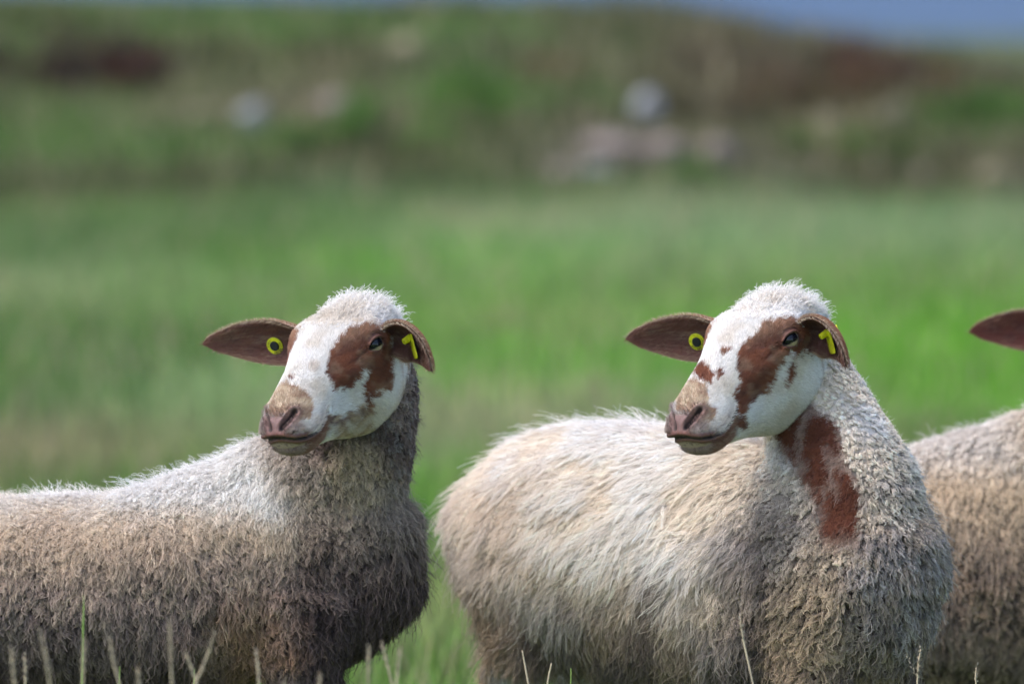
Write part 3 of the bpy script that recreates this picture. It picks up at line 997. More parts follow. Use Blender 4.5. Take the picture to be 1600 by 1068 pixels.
    return comb, L, stand, lean, amp, lam, rad, clump, root, tip


BN = dict(A=(25000, 8), B=(20000, 10), C=(15000, 8))


def build_sheep(k, c):
    global rng
    rng = np.random.default_rng({'A': 11, 'B': 22, 'C': 33}[k])
    BM = euler_mat(R(c['yaw']), 0, 0)
    root = np.array(c['root'], float)
    top = empty('sheep', root)
    M = euler_mat(*[R(a) for a in c['hrot']])
    hs = c['hs']
    hl = np.array(c['hloc'], float) - root              # everything is built relative to the sheep's own origin
    head_w = lambda Q: (Q * hs) @ M.T + hl
    camr = np.array((0, 0, 1.5)) - root
    # --- body
    V, F = body_mesh(c['kind'], c['neck'], c['voxel'], c['legs'])
    W = V @ BM.T
    T = tri_of(F)
    N = vert_normals(W, T)
    NL = N @ BM
    # --- head
    hv, hf, ht, uv, hb = head_mesh(*((210, 220) if k != 'C' else (110, 120)))
    hw = head_w(hv)
    hT = np.vstack([hf[:, [0, 1, 2]], hf[:, [0, 2, 3]], ht])
    hN = vert_normals(hw, hT)
    fc = face_colour(k, uv, hb)
    # --- ears
    ears = []
    for e in c['ears']:
        ev, ef, et, eq = ear_mesh(*e)
        ew = head_w(ev)
        eT = np.vstack([ef[:, [0, 1, 2]], ef[:, [0, 2, 3]], et])
        inner = eq[:, 2] > 0
        ec = np.where(inner[:, None], mix(MAUVE * .75, BROWN2 * 1.2, fbm(ev, 60, 7)), mix(BROWN * 1.0, TAN * .8, .45 * fbm(ev, 40, 8)))
        if k == 'C':
            ec = ec * (.85, .62, .62)
        ec = mix(ec, TAN * .9, .6 * sstep(.95, .995, np.abs(eq[:, 1])))
        ears.append(dict(V=ev, W=ew, F=ef, T=eT, Q=eq, C=ec, N=vert_normals(ew, eT), spec=e))
    # --- one continuous skin: union of body, head and ears
    def raw(VV, FF):
        me = mesh_from('raw', VV, FF)
        o = bpy.data.objects.new('raw', me)
        COL.objects.link(o)
        return o
    ob = raw(W, F)
    adds = [raw(hw, hf.tolist() + ht.tolist())] + [raw(e['W'], e['F'].tolist() + e['T'][2 * len(e['F']):].tolist()) for e in ears]
    for a in adds:
        m = ob.modifiers.new('u', 'BOOLEAN')
        m.operation = 'UNION'
        m.object = a
        m.solver = 'MANIFOLD'
    dg = bpy.context.evaluated_depsgraph_get()
    me = bpy.data.meshes.new_from_object(ob.evaluated_get(dg))
    nexp = len(W) + len(hw)
    if len(me.vertices) < 0.6 * nexp:                    # solver refused: plain join
        bm = bmesh.new()
        for x in [ob] + adds:
            bm.from_mesh(x.data)
        bm.to_mesh(me)
        bm.free()
        print('UNION FALLBACK', k, len(me.vertices), nexp)
    for x in [ob] + adds:
        bpy.data.objects.remove(x)
    me.polygons.foreach_set('use_smooth', [True] * len(me.polygons))
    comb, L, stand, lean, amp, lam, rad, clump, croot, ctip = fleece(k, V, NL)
    src = np.vstack([W, hw] + [e['W'] for e in ears])
    srcC = np.vstack([croot * .9, fc] + [e['C'] for e in ears])
    kd = kdtree.KDTree(len(src))
    for i, p in enumerate(src.tolist()):
        kd.insert(p, i)
    kd.balance()
    co = np.empty(len(me.vertices) * 3)
    me.vertices.foreach_get('co', co)
    idx = np.array([kd.find(p)[1] for p in co.reshape(-1, 3).tolist()])
    set_col(me, srcC[idx])
    body = obj('body', me, M_SKIN, top)
    body.name = 'body'

    # --- fleece: denser on the side towards the field's open edge, where the coat is well seen
    def lod(Wp, Np):
        d = camr - Wp
        f = sstep(-.30, .05, (nrm(d) * Np).sum(1))
        px = (Wp[:, 0] + root[0]) / (Wp[:, 1] + root[1]) * 8889
        f = f * np.where(np.abs(px) < 900, 1.0, .35)
        zz = Wp[:, 2]
        f = f * np.where(zz < .33, .5, 1)
        return .16 + .84 * f
    nl, nst = BN[k]
    wt = lod(W, N)
    # no fleece where the head covers the neck
    hc = head_w(np.array([[0.03, 0, -0.03]]))[0]
    P, Nw, E = scatter(W, T, N, nl, wt, V)
    keep = (np.linalg.norm((P - hc), axis=1) > .055) & (P[:, 2] < hl[2] - .012)
    P, Nw, E = P[keep], Nw[keep], E[keep]
    par = fleece(k, E, Nw @ BM)
    par = (par[0] @ BM.T,) + par[1:]
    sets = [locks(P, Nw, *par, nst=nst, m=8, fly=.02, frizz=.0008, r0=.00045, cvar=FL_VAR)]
    # fuzzy halo of single fine fibres
    nh = nl
    P, Nw, E = scatter(W, T, N, nh, wt * np.clip(1.02 - clump, .05, 1), V)
    par = fleece(k, E, Nw @ BM)
    sets.append(locks(P, Nw, par[0] @ BM.T, par[1] * .80, par[2] * 1.1 + .10, par[3] * .9, .002, .02, .008, 0.0, par[8], par[9] * 1.06, nst=2, m=7, fly=.10, frizz=.0035, r0=.00022))
    # --- crown wool on the poll and nape
    zone = sstep(.090, -.012, uv[:, 0] + .030 * uv[:, 1] ** 2 + (fbm(hv, 50, 91) - .5) * .03) * sstep(-.074, -.06, uv[:, 0])
    zone = zone * sstep(1.35, .80, np.abs(uv[:, 1]))
    ext = np.column_stack([hv, uv, zone])
    P, Nw, E = scatter(hw, hT, hN, 3400 if k != 'C' else 1400, sstep(0, .15, zone) + 1e-6, ext)
    back = np.tile(np.array((-.8, 0, .25)), (len(P), 1))
    back[:, 1] = np.sign(E[:, 1]) * .35
    back += (rng.random((len(P), 3)) - .5) * 1.1
    zt = E[:, 5]
    cw = mix(WHITE * 1.03, CREAM, .35 * sstep(.45, .7, fbm(E[:, :3], 40, 95)))
    if k == 'A':
        cw = mix(cw, CREAM * .75, .45 * sstep(.02, .045, E[:, 3]))
        cw = mix(cw, TAUPE * 1.2, .6 * sstep(1.0, 1.5, np.abs(E[:, 4])))
    sets.append(locks(P, Nw, back @ M.T, (.007 + .023 * zt ** 1.3) * (1 - .5 * sstep(.4, 1.1, np.abs(E[:, 4]))), .30 + .42 * zt, .75 - .3 * zt, .0026, .012, .0042, .72, cw * .75, cw * 1.04, nst=10, m=9, fly=.08, frizz=.0014, r0=.00036, coil=1.0))
    hair_object('wool', sets, M_WOOL, top)

    # --- short coat of the face and ears
    nface = 70000 if k != 'C' else 14000
    ext = np.column_stack([hb, uv])
    vis = .25 + .75 * sstep(-.3, .1, (nrm(camr - hw) * hN).sum(1))
    P, Nw, E = scatter(hw, hT, hN, nface, vis * (uv[:, 0] > -.05), ext)
    ok = ~bare(E[:, :3])
    P, Nw, E = P[ok], Nw[ok], E[ok]
    col = face_colour(k, E[:, 3:5], E[:, :3], jit=.0035)
    cb = np.tile(np.array((-1.0, 0, .10)), (len(P), 1))
    cb[:, 2] -= .9 * sstep(.9, 1.7, np.abs(E[:, 4])) * sstep(.16, .08, E[:, 3])
    cb += .35 * (np.stack([fbm(E[:, :3], 35, 201), fbm(E[:, :3], 35, 202), fbm(E[:, :3], 35, 203)], 1) - .5)
    Lf = np.where(E[:, 3] > .17, .0038, .0062) + .006 * sstep(.07, .02, E[:, 3]) * sstep(1.6, .8, np.abs(E[:, 4])) + .003 * sstep(1.9, 2.4, np.abs(E[:, 4]))
    fs = [locks(P, Nw, cb @ M.T, Lf, .30, .85, .0002, .02, .0004, .1, col * .92, col * 1.06, nst=1, m=4, fly=.05, frizz=.0006, r0=.00021, taper=.3, cvar=.12)]
    for e in ears:
        P, Nw, E = scatter(e['W'], e['T'], e['N'], 9000 if k != 'C' else 5000, None, np.column_stack([e['Q'], e['C']]))
        dirv = nrm(e['W'][len(e['W']) // 2] - e['W'][0])
        outw = nrm(np.array(e['spec'][2]) - np.array(e['spec'][0])) @ M.T
        rim = sstep(.955, .995, np.abs(E[:, 1]))
        inner = E[:, 2] > .5
        col = E[:, 3:6]
        col = mix(col, CREAM * .85, .75 * rim)
        streak = inner * sstep(.55, .7, fbm(np.column_stack([E[:, 0] * 3, E[:, 1] * 12, E[:, 2]]), 1.3, 77))
        col = mix(col, TAN * .9, .45 * streak)
        Le = np.where(inner, .006 + .006 * streak, .0045) + .001 * rim
        fs.append(locks(P, Nw, np.tile(outw, (len(P), 1)), Le, .35, .8, .0003, .02, .0005, .1, col * .9, col * 1.05, nst=1, m=4, fly=.05, frizz=.0007, r0=.00020, taper=.3, cvar=.15))
    # a few long whiskers at the mouth and lashes
    hair_object('face_hair', fs, M_HAIR, top)

    # --- eyes
    for sd in (1, -1):
        mir = np.array((1, sd, 1))
        ce = (EYE - EYE_N * .0135) * mir
        bm = bmesh.new()
        bmesh.ops.create_uvsphere(bm, u_segments=48, v_segments=32, radius=.0165)
        me = bpy.data.meshes.new('eye')
        bm.to_mesh(me)
        bm.free()
        me.polygons.foreach_set('use_smooth', [True] * len(me.polygons))
        q = np.array([v.co[:] for v in me.vertices])
        nE = EYE_N * mir
        aE = nrm(np.array([0.90, -0.40 * sd, -0.10]) - nE * (np.array([0.90, -0.40 * sd, -0.10]) @ nE))
        bE = np.cross(nE, aE)
        bE = bE * np.sign(bE[2])
        a, b, d = q @ aE, q @ bE, q @ nE
        r = np.hypot(a, b)
        C = np.tile(np.array((.30, .26, .22)), (len(q), 1))
        C = mix(C, np.tile(np.array((.33, .25, .15)), (len(q), 1)), sstep(.0125, .0115, r) * (d > 0))
        C = mix(C, np.tile(np.array((.03, .02, .015)), (len(q), 1)), np.exp(-((r - .0122) / .0008) ** 2) * (d > 0))
        pu = (np.abs(a) / .0115) ** 4 + (np.abs(b - .0018) / .0062) ** 4
        C = mix(C, np.tile(np.array((.006, .006, .009)), (len(q), 1)), sstep(1.5, .8, pu) * (d > 0))
        set_col(me, C)
        bulge = 1 + .06 * np.exp(-(r / .009) ** 2) * (d > 0)
        q = q * bulge[:, None]
        qq = head_w(q + ce)
        me.vertices.foreach_set('co', qq.ravel())
        me.update()
        obj('eye', me, M_EYE, top)

    # --- hooves
    hm = hoof_mesh()
    for x, y, tp, kx, hind in c['legs']:
        h = obj('hoof', hm, M_HOOF, top)
        h.location = np.array(((x - .030) if hind else (x + .010), y, 0)) @ BM.T
        h.rotation_euler = (0, 0, R(c['yaw']))

    # --- ear tags
    for i, e in enumerate(ears):
        P0, P1, P2, i0, i2 = (np.array(q, float) for q in e['spec'])
        t = (.50, .45)[i]
        Cp = (1 - t) ** 2 * P0 + 2 * t * (1 - t) * P1 + t * t * P2
        tg = nrm(2 * (1 - t) * (P1 - P0) + 2 * t * (P2 - P1))
        inn = nrm((1 - t) * i0 + t * i2)
        inn = nrm(inn - tg * (inn @ tg))
        side = np.cross(tg, inn)
        dn = side if side[2] < 0 else -side
        if i == 0:
            loc = head_w((Cp + inn * .0075 + dn * .010)[None])[0]
            n = nrm(inn + dn * .0 + np.array((.10, .25, .05)))
            Fr = frame(n @ M.T, (0, 0, 1))
            tagp = place('ear_tag', cyl(.0145, .0022, 48, hole=.0045), Fr, loc, M_YELLOW, top, True)
            tagp['label'] = 'round yellow ear tag with black centre and printed numbers'
            place('stud', cyl(.0086, .0045, 32, .0080, bev=.0008), Fr, loc, M_BLACK, tagp, True)
            words = (('302995', 128, 17), ('ES01', 250, 17), ('11', 78, 14)) if k == 'B' else (('ES01', 96, -18), ('11', 188, -15), ('30245', 300, -17))
            place('lettering', ring_text(words, .0115, .0052, .0024), Fr, loc, M_INK, tagp)
            place('back_button', cyl(.0110, .0025, 32), frame(-(n @ M.T), (0, 0, 1)), loc - (n @ M.T) * .012, M_YELLOW, tagp, True)
        else:
            loc = head_w((Cp + inn * .004 - dn * .000)[None])[0]
            axis = nrm(inn @ M.T)
            Fr = frame(axis, (0, 0, 1))
            tagp = place('ear_tag', cyl(.0058, .016, 28, .0050, hole=.0022, bev=.0009), Fr, loc, M_YELLOW, top, True)
            tagp['label'] = 'yellow flag ear tag hanging from the folded ear'
            # plate hangs edge-on to the viewer
            xd = nrm(np.cross(axis, (0, 0, 1)))
            down = nrm(np.array((.25, -.05, -1.0)))
            pn = nrm(np.array((1.0, .22, .25)))
            xx = nrm(np.cross(down, pn))
            Fp = np.stack([xx, -down, np.cross(xx, -down)], 1)
            place('plate', rounded_plate(.030, .040, .0016), Fp, loc + axis * .003 + np.array((0, 0, .006)), M_YELLOW, tagp)
            place('rear_plate', rounded_plate(.030, .038, .0016), Fp, loc - axis * .012 + np.array((0, 0, .004)), M_YELLOW, tagp)
    return top


# ------------------------------------------------------------------ the place: pasture, bank, far valley
def terrain(x, y):
    x, y = np.asarray(x, float), np.asarray(y, float)
    H = np.interp(x, [-40, -9, -4.2, -3, 1.2, 3.5, 4.3, 9, 40], [1.5, 1.15, 1.06, 1.00, 1.00, .60, .40, .15, .1])
    P = np.stack([x, y, 0 * x], -1)
    z = H * sstep(34.5, 46.5, y)
    z = z + (fbm(P, .35, 301) - .5) * .22 * sstep(24, 40, y) * sstep(60, 50, y) + (fbm(P, 1.3, 302) - .5) * .10 * sstep(30, 38, y) * sstep(60, 50, y)
    z = z + (fbm(P, .6, 303) - .5) * .05 * sstep(11, 16, y)
    z = z - 60 * sstep(52, 1700, y) ** 1.0
    far = sstep(2500, 5200, y)
    ridge = fbm(P, 1 / 1500, 311, 4)
    z = z + far * (ridge * 520 + 60 * sstep(-2000, 3000, x)) * sstep(2500, 9000, y) * 1.1
    return z


def node_mix(n, fac, a, b):
    m = n.nodes.new('ShaderNodeMix')
    m.data_type = 'RGBA'
    if hasattr(fac, 'is_linked'):
        n.links.new(fac, m.inputs['Factor'])
    else:
        m.inputs['Factor'].default_value = fac
    for s, v in (('A', a), ('B', b)):
        i = [q for q in m.inputs if q.name == s and q.type == 'RGBA'][0]
        if isinstance(v, tuple):
            i.default_value = (*v, 1)
        else:
            n.links.new(v, i)
    return [q for q in m.outputs if q.type == 'RGBA'][0]


def noise_fac(n, vec, scale, lo, hi, detail=3):
    t = n.nodes.new('ShaderNodeTexNoise')
    t.inputs['Scale'].default_value = scale
    t.inputs['Detail'].default_value = detail
    n.links.new(vec, t.inputs['Vector'])
    r = n.nodes.new('ShaderNodeMapRange')
    r.interpolation_type = 'SMOOTHSTEP'
    r.inputs['From Min'].default_value = lo
    r.inputs['From Max'].default_value = hi
    n.links.new(t.outputs['Fac'], r.inputs['Value'])
    return r.outputs[0]


def ground_mat():
    m = bpy.data.materials.new('pasture_ground')
    m.use_nodes = True
    n = m.node_tree
    b = n.nodes['Principled BSDF']
    b.inputs['Roughness'].default_value = .9
    b.inputs['Specular IOR Level'].default_value = .1
    at = n.nodes.new('ShaderNodeAttribute')
    at.attribute_name = 'col'
    g = n.nodes.new('ShaderNodeNewGeometry')
    f1 = noise_fac(n, g.outputs['Position'], 2.2, .35, .7)
    c1 = node_mix(n, f1, at.outputs['Color'], (.085, .13, .030))
    sc = n.nodes.new('ShaderNodeVectorMath')
    sc.operation = 'MULTIPLY'
    f2 = noise_fac(n, g.outputs['Position'], 14, .3, .7, 5)
    mr = n.nodes.new('ShaderNodeMapRange')
    mr.inputs['To Min'].default_value = .65
    mr.inputs['To Max'].default_value = 1.25
    n.links.new(f2, mr.inputs['Value'])
    mixc = node_mix(n, .30, at.outputs['Color'], c1)
    n.links.new(mixc, sc.inputs[0])
    n.links.new(mr.outputs[0], sc.inputs[1])
    n.links.new(sc.outputs[0], b.inputs['Base Color'])
    bt = n.nodes.new('ShaderNodeBump')
    bt.inputs['Strength'].default_value = .6
    bt.inputs['Distance'].default_value = .05
    n.links.new(f2, bt.inputs['Height'])
    n.links.new(bt.outputs[0], b.inputs['Normal'])
    return m


G_MID = np.array((.118, .200, .052))
G_BRIGHT = np.array((.095, .235, .022))
G_PALE = np.array((.168, .240, .108))
G_DARK = np.array((.050, .105, .024))
G_OLIVE = np.array((.090, .095, .035))
G_DRY = np.array((.300, .250, .150))
G_EARTH = np.array((.110, .078, .050))


def field_colour(x, y):
    """colour of the sward at a place in the field"""
    P = np.stack([x, y, 0 * x], -1)
    P2 = np.stack([x, y * .35, 0 * x], -1)
    n1, n2, n3 = fbm(P2, .30, 401), fbm(P2, .8, 402), fbm(P, 2.2, 403)
    c = mix(G_MID, G_PALE, .8 * sstep(.40, .62, n1))
    c = mix(c, G_BRIGHT, .75 * sstep(.48, .62, n2))
    c = mix(c, G_DARK, .65 * sstep(.48, .62, fbm(P2, .55, 409)))
    c = mix(c, G_DRY * .8, .45 * sstep(.56, .66, fbm(P2, .7, 410)))
    # lusher strip on the right, a worn dry patch on the left, pale grass at the foot of the bank
    c = mix(c, G_BRIGHT, .9 * np.exp(-((x - 1.9 - .05 * (y - 20)) / 1.1) ** 2 - ((y - 20.5) / 4.5) ** 2))
    c = mix(c, G_DRY * .85, .8 * np.exp(-((x + 1.7) / .9) ** 2 - ((y - 16.6) / .9) ** 2))
    c = mix(c, G_PALE * (1.0, 1.0, 1.1), .75 * np.exp(-((y - 31) / 3.5) ** 2) * sstep(-1.5, 1.0, x))
    c = mix(c, G_DARK, .45 * np.exp(-((x + 3.0) / 1.6) ** 2 - ((y - 31) / 2.2) ** 2))
    bank = sstep(33.6, 36.2, y + 3.5 * (n2 - .5)) * sstep(400, 60, y)
    b = mix(G_OLIVE, mix(G_DARK, G_MID, .4), sstep(.42, .6, n2))
    b = mix(b, G_EARTH, .75 * sstep(.50, .66, fbm(P, .7, 405)) * (.35 + .65 * sstep(-.6, 1.2, x)))
    b = mix(b, G_DRY * .7, .6 * sstep(.56, .66, n3))
    b = mix(b, G_DARK * .7, .6 * sstep(.54, .64, fbm(P, 1.1, 411)))
    b = mix(b, G_MID * 1.0, .6 * sstep(-1.2, -3.0, x) * sstep(.35, .6, n3))
    b = mix(b, np.array((.115, .100, .055)), .6 * sstep(.46, .60, fbm(P, .9, 431)))
    b = mix(b, np.array((.060, .062, .026)), .6 * sstep(.50, .62, fbm(P, 1.5, 433)))

    def patch(cx, cy, rx, ry):
        return sstep(1.25, .45, np.hypot((x - cx) / rx, (y - cy) / ry) + .9 * (fbm(P, 1.6, 421) - .5))
    b = mix(b, G_MID * (.85, 1.0, .8), .85 * patch(-1.2, 44.8, 2.2, 1.3))
    b = mix(b, G_MID * (.8, .95, .7), .75 * patch(-3.2, 38.0, 1.6, 1.2))
    b = mix(b, np.array((.235, .180, .130)), .80 * patch(-1.8, 39.9, 1.4, .8))
    b = mix(b, np.array((.200, .160, .140)), .85 * patch(.95, 37.5, .95, 1.3))
    b = mix(b, np.array((.105, .070, .045)), .85 * patch(2.4, 42.3, 1.5, 2.2))
    b = mix(b, np.array((.085, .048, .038)), .85 * patch(-3.4, 41.8, .9, .8))
    b = mix(b, np.array((.17, .08, .055)), .75 * patch(.25, 41.6, .35, .5))
    b = mix(b, G_MID * (.8, 1.0, .7), .75 * patch(-.3, 40.6, .8, .8))
    b = mix(b, G_MID * (.8, 1.0, .7), .75 * patch(3.4, 40.5, .8, 1.2))
    b = mix(b, np.array((.085, .080, .036)), .7 * patch(-.6, 36.6, 2.4, .9))
    b = mix(b, np.array((.100, .095, .045)), .6 * patch(2.4, 38.6, 1.8, 1.2))
    c = mix(c, b * (.80, .82, .72), bank)
    c = c * mix(np.array((1.28, 1.22, 1.15)), np.array((1.0, 1.0, 1.0)), sstep(32, 36, y))
    farc = mix(np.array((.030, .050, .020)), np.array((.055, .075, .030)), fbm(P, 1 / 300, 407))
    return mix(c, farc, sstep(60, 400, y))


ys = np.concatenate([np.arange(-30, 5, 2.5), np.arange(5, 60, .22), 60 * 1.045 ** np.arange(0, 128)])
M_GROUND = ground_mat()
xn = np.linspace(-1, 1, 241)
xs = np.sign(xn) * (14 * np.abs(xn) + 40 * np.abs(xn) ** 6)
YY = np.repeat(ys[:, None], len(xs), 1)
XX = xs[None, :] * np.maximum(1, YY / 42)
ZZ = terrain(XX, YY)
GV = np.stack([XX, YY, ZZ], -1).reshape(-1, 3)
gm = mesh_from('ground', GV, grid_faces(len(ys), len(xs), False)[:, ::-1])
set_col(gm, field_colour(GV[:, 0], GV[:, 1]))
ground = tag(obj('ground', gm, M_GROUND), kind='structure')


# ------------------------------------------------------------------ grass: uncountable, one object
def blades(x, y, h, w, col, bend, seg=2):
    """arched blades as thin strips with real bend"""
    n = len(x)
    z0 = terrain(x, y)
    a = rng.random(n) * 6.283
    d = np.stack([np.cos(a), np.sin(a), 0 * a], 1)
    sd = np.stack([-np.sin(a), np.cos(a), 0 * a], 1)
    base = np.stack([x, y, z0 - .01], 1)
    rows = []
    for k in range(seg + 1):
        t = k / seg
        c = base + np.array((0, 0, 1.0)) * (h * (t - .25 * bend * t * t))[:, None] + d * (h * bend * t * t * .8)[:, None]
        ww = (w * (1 - t ** 1.6) + .0003)[:, None] * .5
        rows += [c - sd * ww, c + sd * ww]
    V = np.stack(rows, 1).reshape(-1, 3)
    m = 2 * (seg + 1)
    o = (np.arange(n) * m)[:, None]
    F = np.concatenate([np.concatenate([o + 2 * k, o + 2 * k + 1, o + 2 * k + 3, o + 2 * k + 2], 1) for k in range(seg)])
    C = np.repeat(col, m, 0)
    return V, F, C


def fast_mesh(name, V, F, C):
    me = bpy.data.meshes.new(name)
    me.vertices.add(len(V))
    me.vertices.foreach_set('co', V.astype(np.float32).ravel())
    me.loops.add(F.size)
    me.loops.foreach_set('vertex_index', F.astype(np.int32).ravel())
    me.polygons.add(len(F))
    me.polygons.foreach_set('loop_start', np.arange(0, F.size, F.shape[1], dtype=np.int32))
    me.update(calc_edges=True)
    set_col(me, C)
    return me


rng = np.random.default_rng(77)
M_GRASS = attr_mat('grass_blades', rough=.65, spec=.15, transl=.35)
bl = []
for (n, y0, y1, half, h, w) in ((40000, 6.0, 12.5, 4.2, (.06, .26), .0045), (60000, 11.5, 18, 5.0, (.08, .22), .007), (70000, 17, 36, 9.0, (.10, .22), .013), (48000, 35, 49, 12.5, (.10, .30), .020)):
    y = y0 + (y1 - y0) * rng.random(n)
    x = (rng.random(n) * 2 - 1) * half * (y / y1 * .6 + .4)
    cl = fbm(np.stack([x, y, 0 * x], 1), 3.0, 501)
    c = field_colour(x, y) * rng.uniform(.8, 1.3, (n, 1))
    dry = (rng.random(n) < .10 + .12 * (cl > .55))
    c = np.where(dry[:, None], G_DRY * rng.uniform(.8, 1.3, (n, 1)), c)
    hh = rng.uniform(h[0], h[1], n) * (.6 + .9 * cl)
    bl.append(blades(x, y, hh, w * rng.uniform(.7, 1.3, n), c, rng.uniform(.2, .9, n)))
o = 0
Vs, Fs, Cs = [], [], []
for V, F, C in bl:
    Vs.append(V)
    Fs.append(F + o)
    Cs.append(C)
    o += len(V)
tag(obj('grass', fast_mesh('grass', np.vstack(Vs), np.vstack(Fs), np.vstack(Cs)), M_GRASS), 'green pasture grass with dry blades across the field and bank', 'grass', kind='stuff')


# ------------------------------------------------------------------ rocks and shrubs on the bank
def rock_mat(name, c):
    m = plain_mat(name, c, rough=.85, spec=.2, nz=.2, scale=9, dirt=tuple(np.array(c) * (.50, .50, .45)))
    return m


M_ROCK = [rock_mat('pale_grey_stone', (.30, .30, .31)), rock_mat('pinkish_stone', (.23, .185, .165)), rock_mat('tan_stone', (.24, .205, .13))]
ROCKS = []


def rock(x, y, sx, sy, sz, mi, label, seed):
    r_ = np.random.default_rng(seed)
    bm = bmesh.new()
    bmesh.ops.create_icosphere(bm, subdivisions=3, radius=1.0)
    V = np.array([v.co[:] for v in bm.verts])
    bm.free()
    off = r_.random(3) * 50
    V = V * (1 + .55 * (fbm(V + off, 1.1, seed) - .5) + .22 * (fbm(V + off, 3.2, seed + 1) - .5))[:, None]
    for k in range(7):                                   # broken faces
        n = nrm(r_.standard_normal(3))
        d = r_.uniform(.55, .85)
        e = V @ n - d
        V = V - np.maximum(e, 0)[:, None] * n * .9
    V = V * (sx, sy, sz)
    bm = bmesh.new()
    bmesh.ops.create_icosphere(bm, subdivisions=3, radius=1.0)
    for v, p in zip(bm.verts, V):
        v.co = p
    me = bpy.data.meshes.new('rock')
    bm.to_mesh(me)
    bm.free()
    me.polygons.foreach_set('use_smooth', [True] * len(me.polygons))
    me.set_sharp_from_angle(angle=R(28))
    ob = obj('rock', me, M_ROCK[mi])
    ob.location = (x, y, float(terrain(x, y)) + sz * .35)
    ob.rotation_euler = (0, 0, r_.random() * 6)
    tag(ob, label, 'rock', 'rocks on the grassy bank')


def leaf_cloud(rad, n, size, r_, flat=.25):
    """many small leaves spread through an uneven crown"""
    lobes = r_.normal(0, .42, (9, 3))
    lobes[:, 2] = np.abs(lobes[:, 2]) * .9
    i = r_.integers(0, 9, n)
    d = nrm(r_.standard_normal((n, 3)))
    p = lobes[i] + d * (r_.random((n, 1)) ** .45) * r_.uniform(.30, .50, (9, 1))[i]
    p[:, 2] = np.abs(p[:, 2])
    p = p * np.array(rad)
    u = nrm(r_.standard_normal((n, 3)))
    v = nrm(np.cross(u, r_.standard_normal((n, 3))))
    s = size * r_.uniform(.6, 1.3, (n, 1))
    V = np.stack([p - u * s, p + v * s * .4, p + u * s, p - v * s * .4], 1).reshape(-1, 3)
    F = np.arange(4 * n).reshape(-1, 4)
    return V, F, p


M_LEAF = attr_mat('shrub_leaves', rough=.6, spec=.15, transl=.3)
M_TWIG = plain_mat('shrub_twigs', (.10, .065, .045), rough=.9, scale=40)


def shrub(x, y, rx, rz, c1, c2, label, cat, seed, n=2600, size=.028, group=None, name='shrub'):
    r_ = np.random.default_rng(seed)
    z = float(terrain(x, y)) - .03
    t = empty(name, (x, y, z))
    tag(t, label, cat, group)
    V, F, p = leaf_cloud((rx, rx * .8, rz), n, size, r_)
    cc = mix(np.array(c1), np.array(c2), r_.random(n) * .6 + .4 * (fbm(p, 4 / rx, seed) > .5))
    obj('foliage', fast_mesh('foliage', V, F, np.repeat(cc, 4, 0)), M_LEAF, t)
    tv, tf, o = [], [], 0
    for k in range(14):
        a = r_.random() * 6.28
        q = np.array((math.cos(a) * rx * .6 * r_.random(), math.sin(a) * rx * .5 * r_.random(), rz * r_.uniform(.5, 1.0)))
        v, f = tube([((0, 0, -.02), .012, .012, (1, 0, 0)), (tuple(q * .5 + (0, 0, .05)), .008, .008, (1, 0, 0)), (tuple(q), .003, .003, (1, 0, 0))], 5)
        tv.append(v)
        tf += [[i + o for i in g] for g in f]
        o += len(v)
    obj('stems', mesh_from('stems', np.vstack(tv), tf), M_TWIG, t)
    return t


G_BANK = 'shrubs on the grassy bank'
HEATH1, HEATH2 = (.042, .026, .020), (.080, .048, .030)
RUST1, RUST2 = (.150, .070, .042), (.20, .12, .06)
GRN1, GRN2 = (.060, .130, .020), (.120, .235, .040)
OLV1, OLV2 = (.085, .085, .030), (.150, .135, .055)
for a in (
    (-3.25, 41.7, .62, .42, HEATH1, HEATH2, 'dark brown heath bush at the far left of the bank', 'shrub', 1),
    (-4.00, 41.9, .65, .44, HEATH1, OLV1, 'dark brown heath bush cut by the left picture edge', 'shrub', 2),
    (-2.80, 41.5, .40, .30, HEATH1, RUST1, 'small maroon heath bush right of the dark bushes on the left', 'shrub', 3),
    (-3.75, 44.6, .50, .30, GRN1, OLV2, 'green hump of scrub on the crest at the far left', 'shrub', 4),
    (1.93, 43.4, .42, .26, HEATH1, OLV1, 'leftmost brown bush of the row along the right crest', 'shrub', 5),
    (2.45, 43.9, .48, .30, HEATH1, RUST1, 'dark maroon bush in the middle of the right crest', 'shrub', 6),
    (2.95, 43.8, .42, .26, HEATH1, RUST1, 'dark brown bush right of the maroon one on the crest', 'shrub', 7),
    (3.30, 43.9, .20, .20, (.22, .11, .03), (.28, .17, .05), 'small orange tinted bush at the right end of the crest row', 'shrub', 8),
    (2.00, 40.2, .55, .30, OLV1, RUST1, 'olive brown scrub below the right crest', 'shrub', 9),
    (2.55, 41.2, .55, .28, RUST1, OLV1, 'brown scrub above the tan stone on the right of the bank', 'shrub', 10),
    (2.35, 38.0, .42, .24, OLV1, GRN2, 'olive green bush low on the right of the bank', 'shrub', 11),
    (-.27, 39.9, .56, .36, GRN1, GRN2, 'dense green bush in the middle of the bank', 'shrub', 12),
    (-.96, 38.2, .52, .30, GRN1, GRN2, 'dense green bush low on the bank left of the middle', 'shrub', 13),
    (1.02, 35.9, .48, .24, GRN1, GRN2, 'low green bush at the foot of the bank below the stones', 'shrub', 14),
    (3.28, 40.4, .52, .38, GRN1, GRN2, 'green bush near the right edge of the bank', 'shrub', 15),
    (.23, 41.6, .24, .22, (.20, .07, .05), (.16, .08, .05), 'small reddish bush above the middle of the bank', 'shrub', 16),
    (1.45, 39.6, .42, .22, HEATH2, OLV1, 'brown scrub right of the tall pale stone', 'shrub', 17),
):
    shrub(*a[:8], a[8] + 900, group=G_BANK)
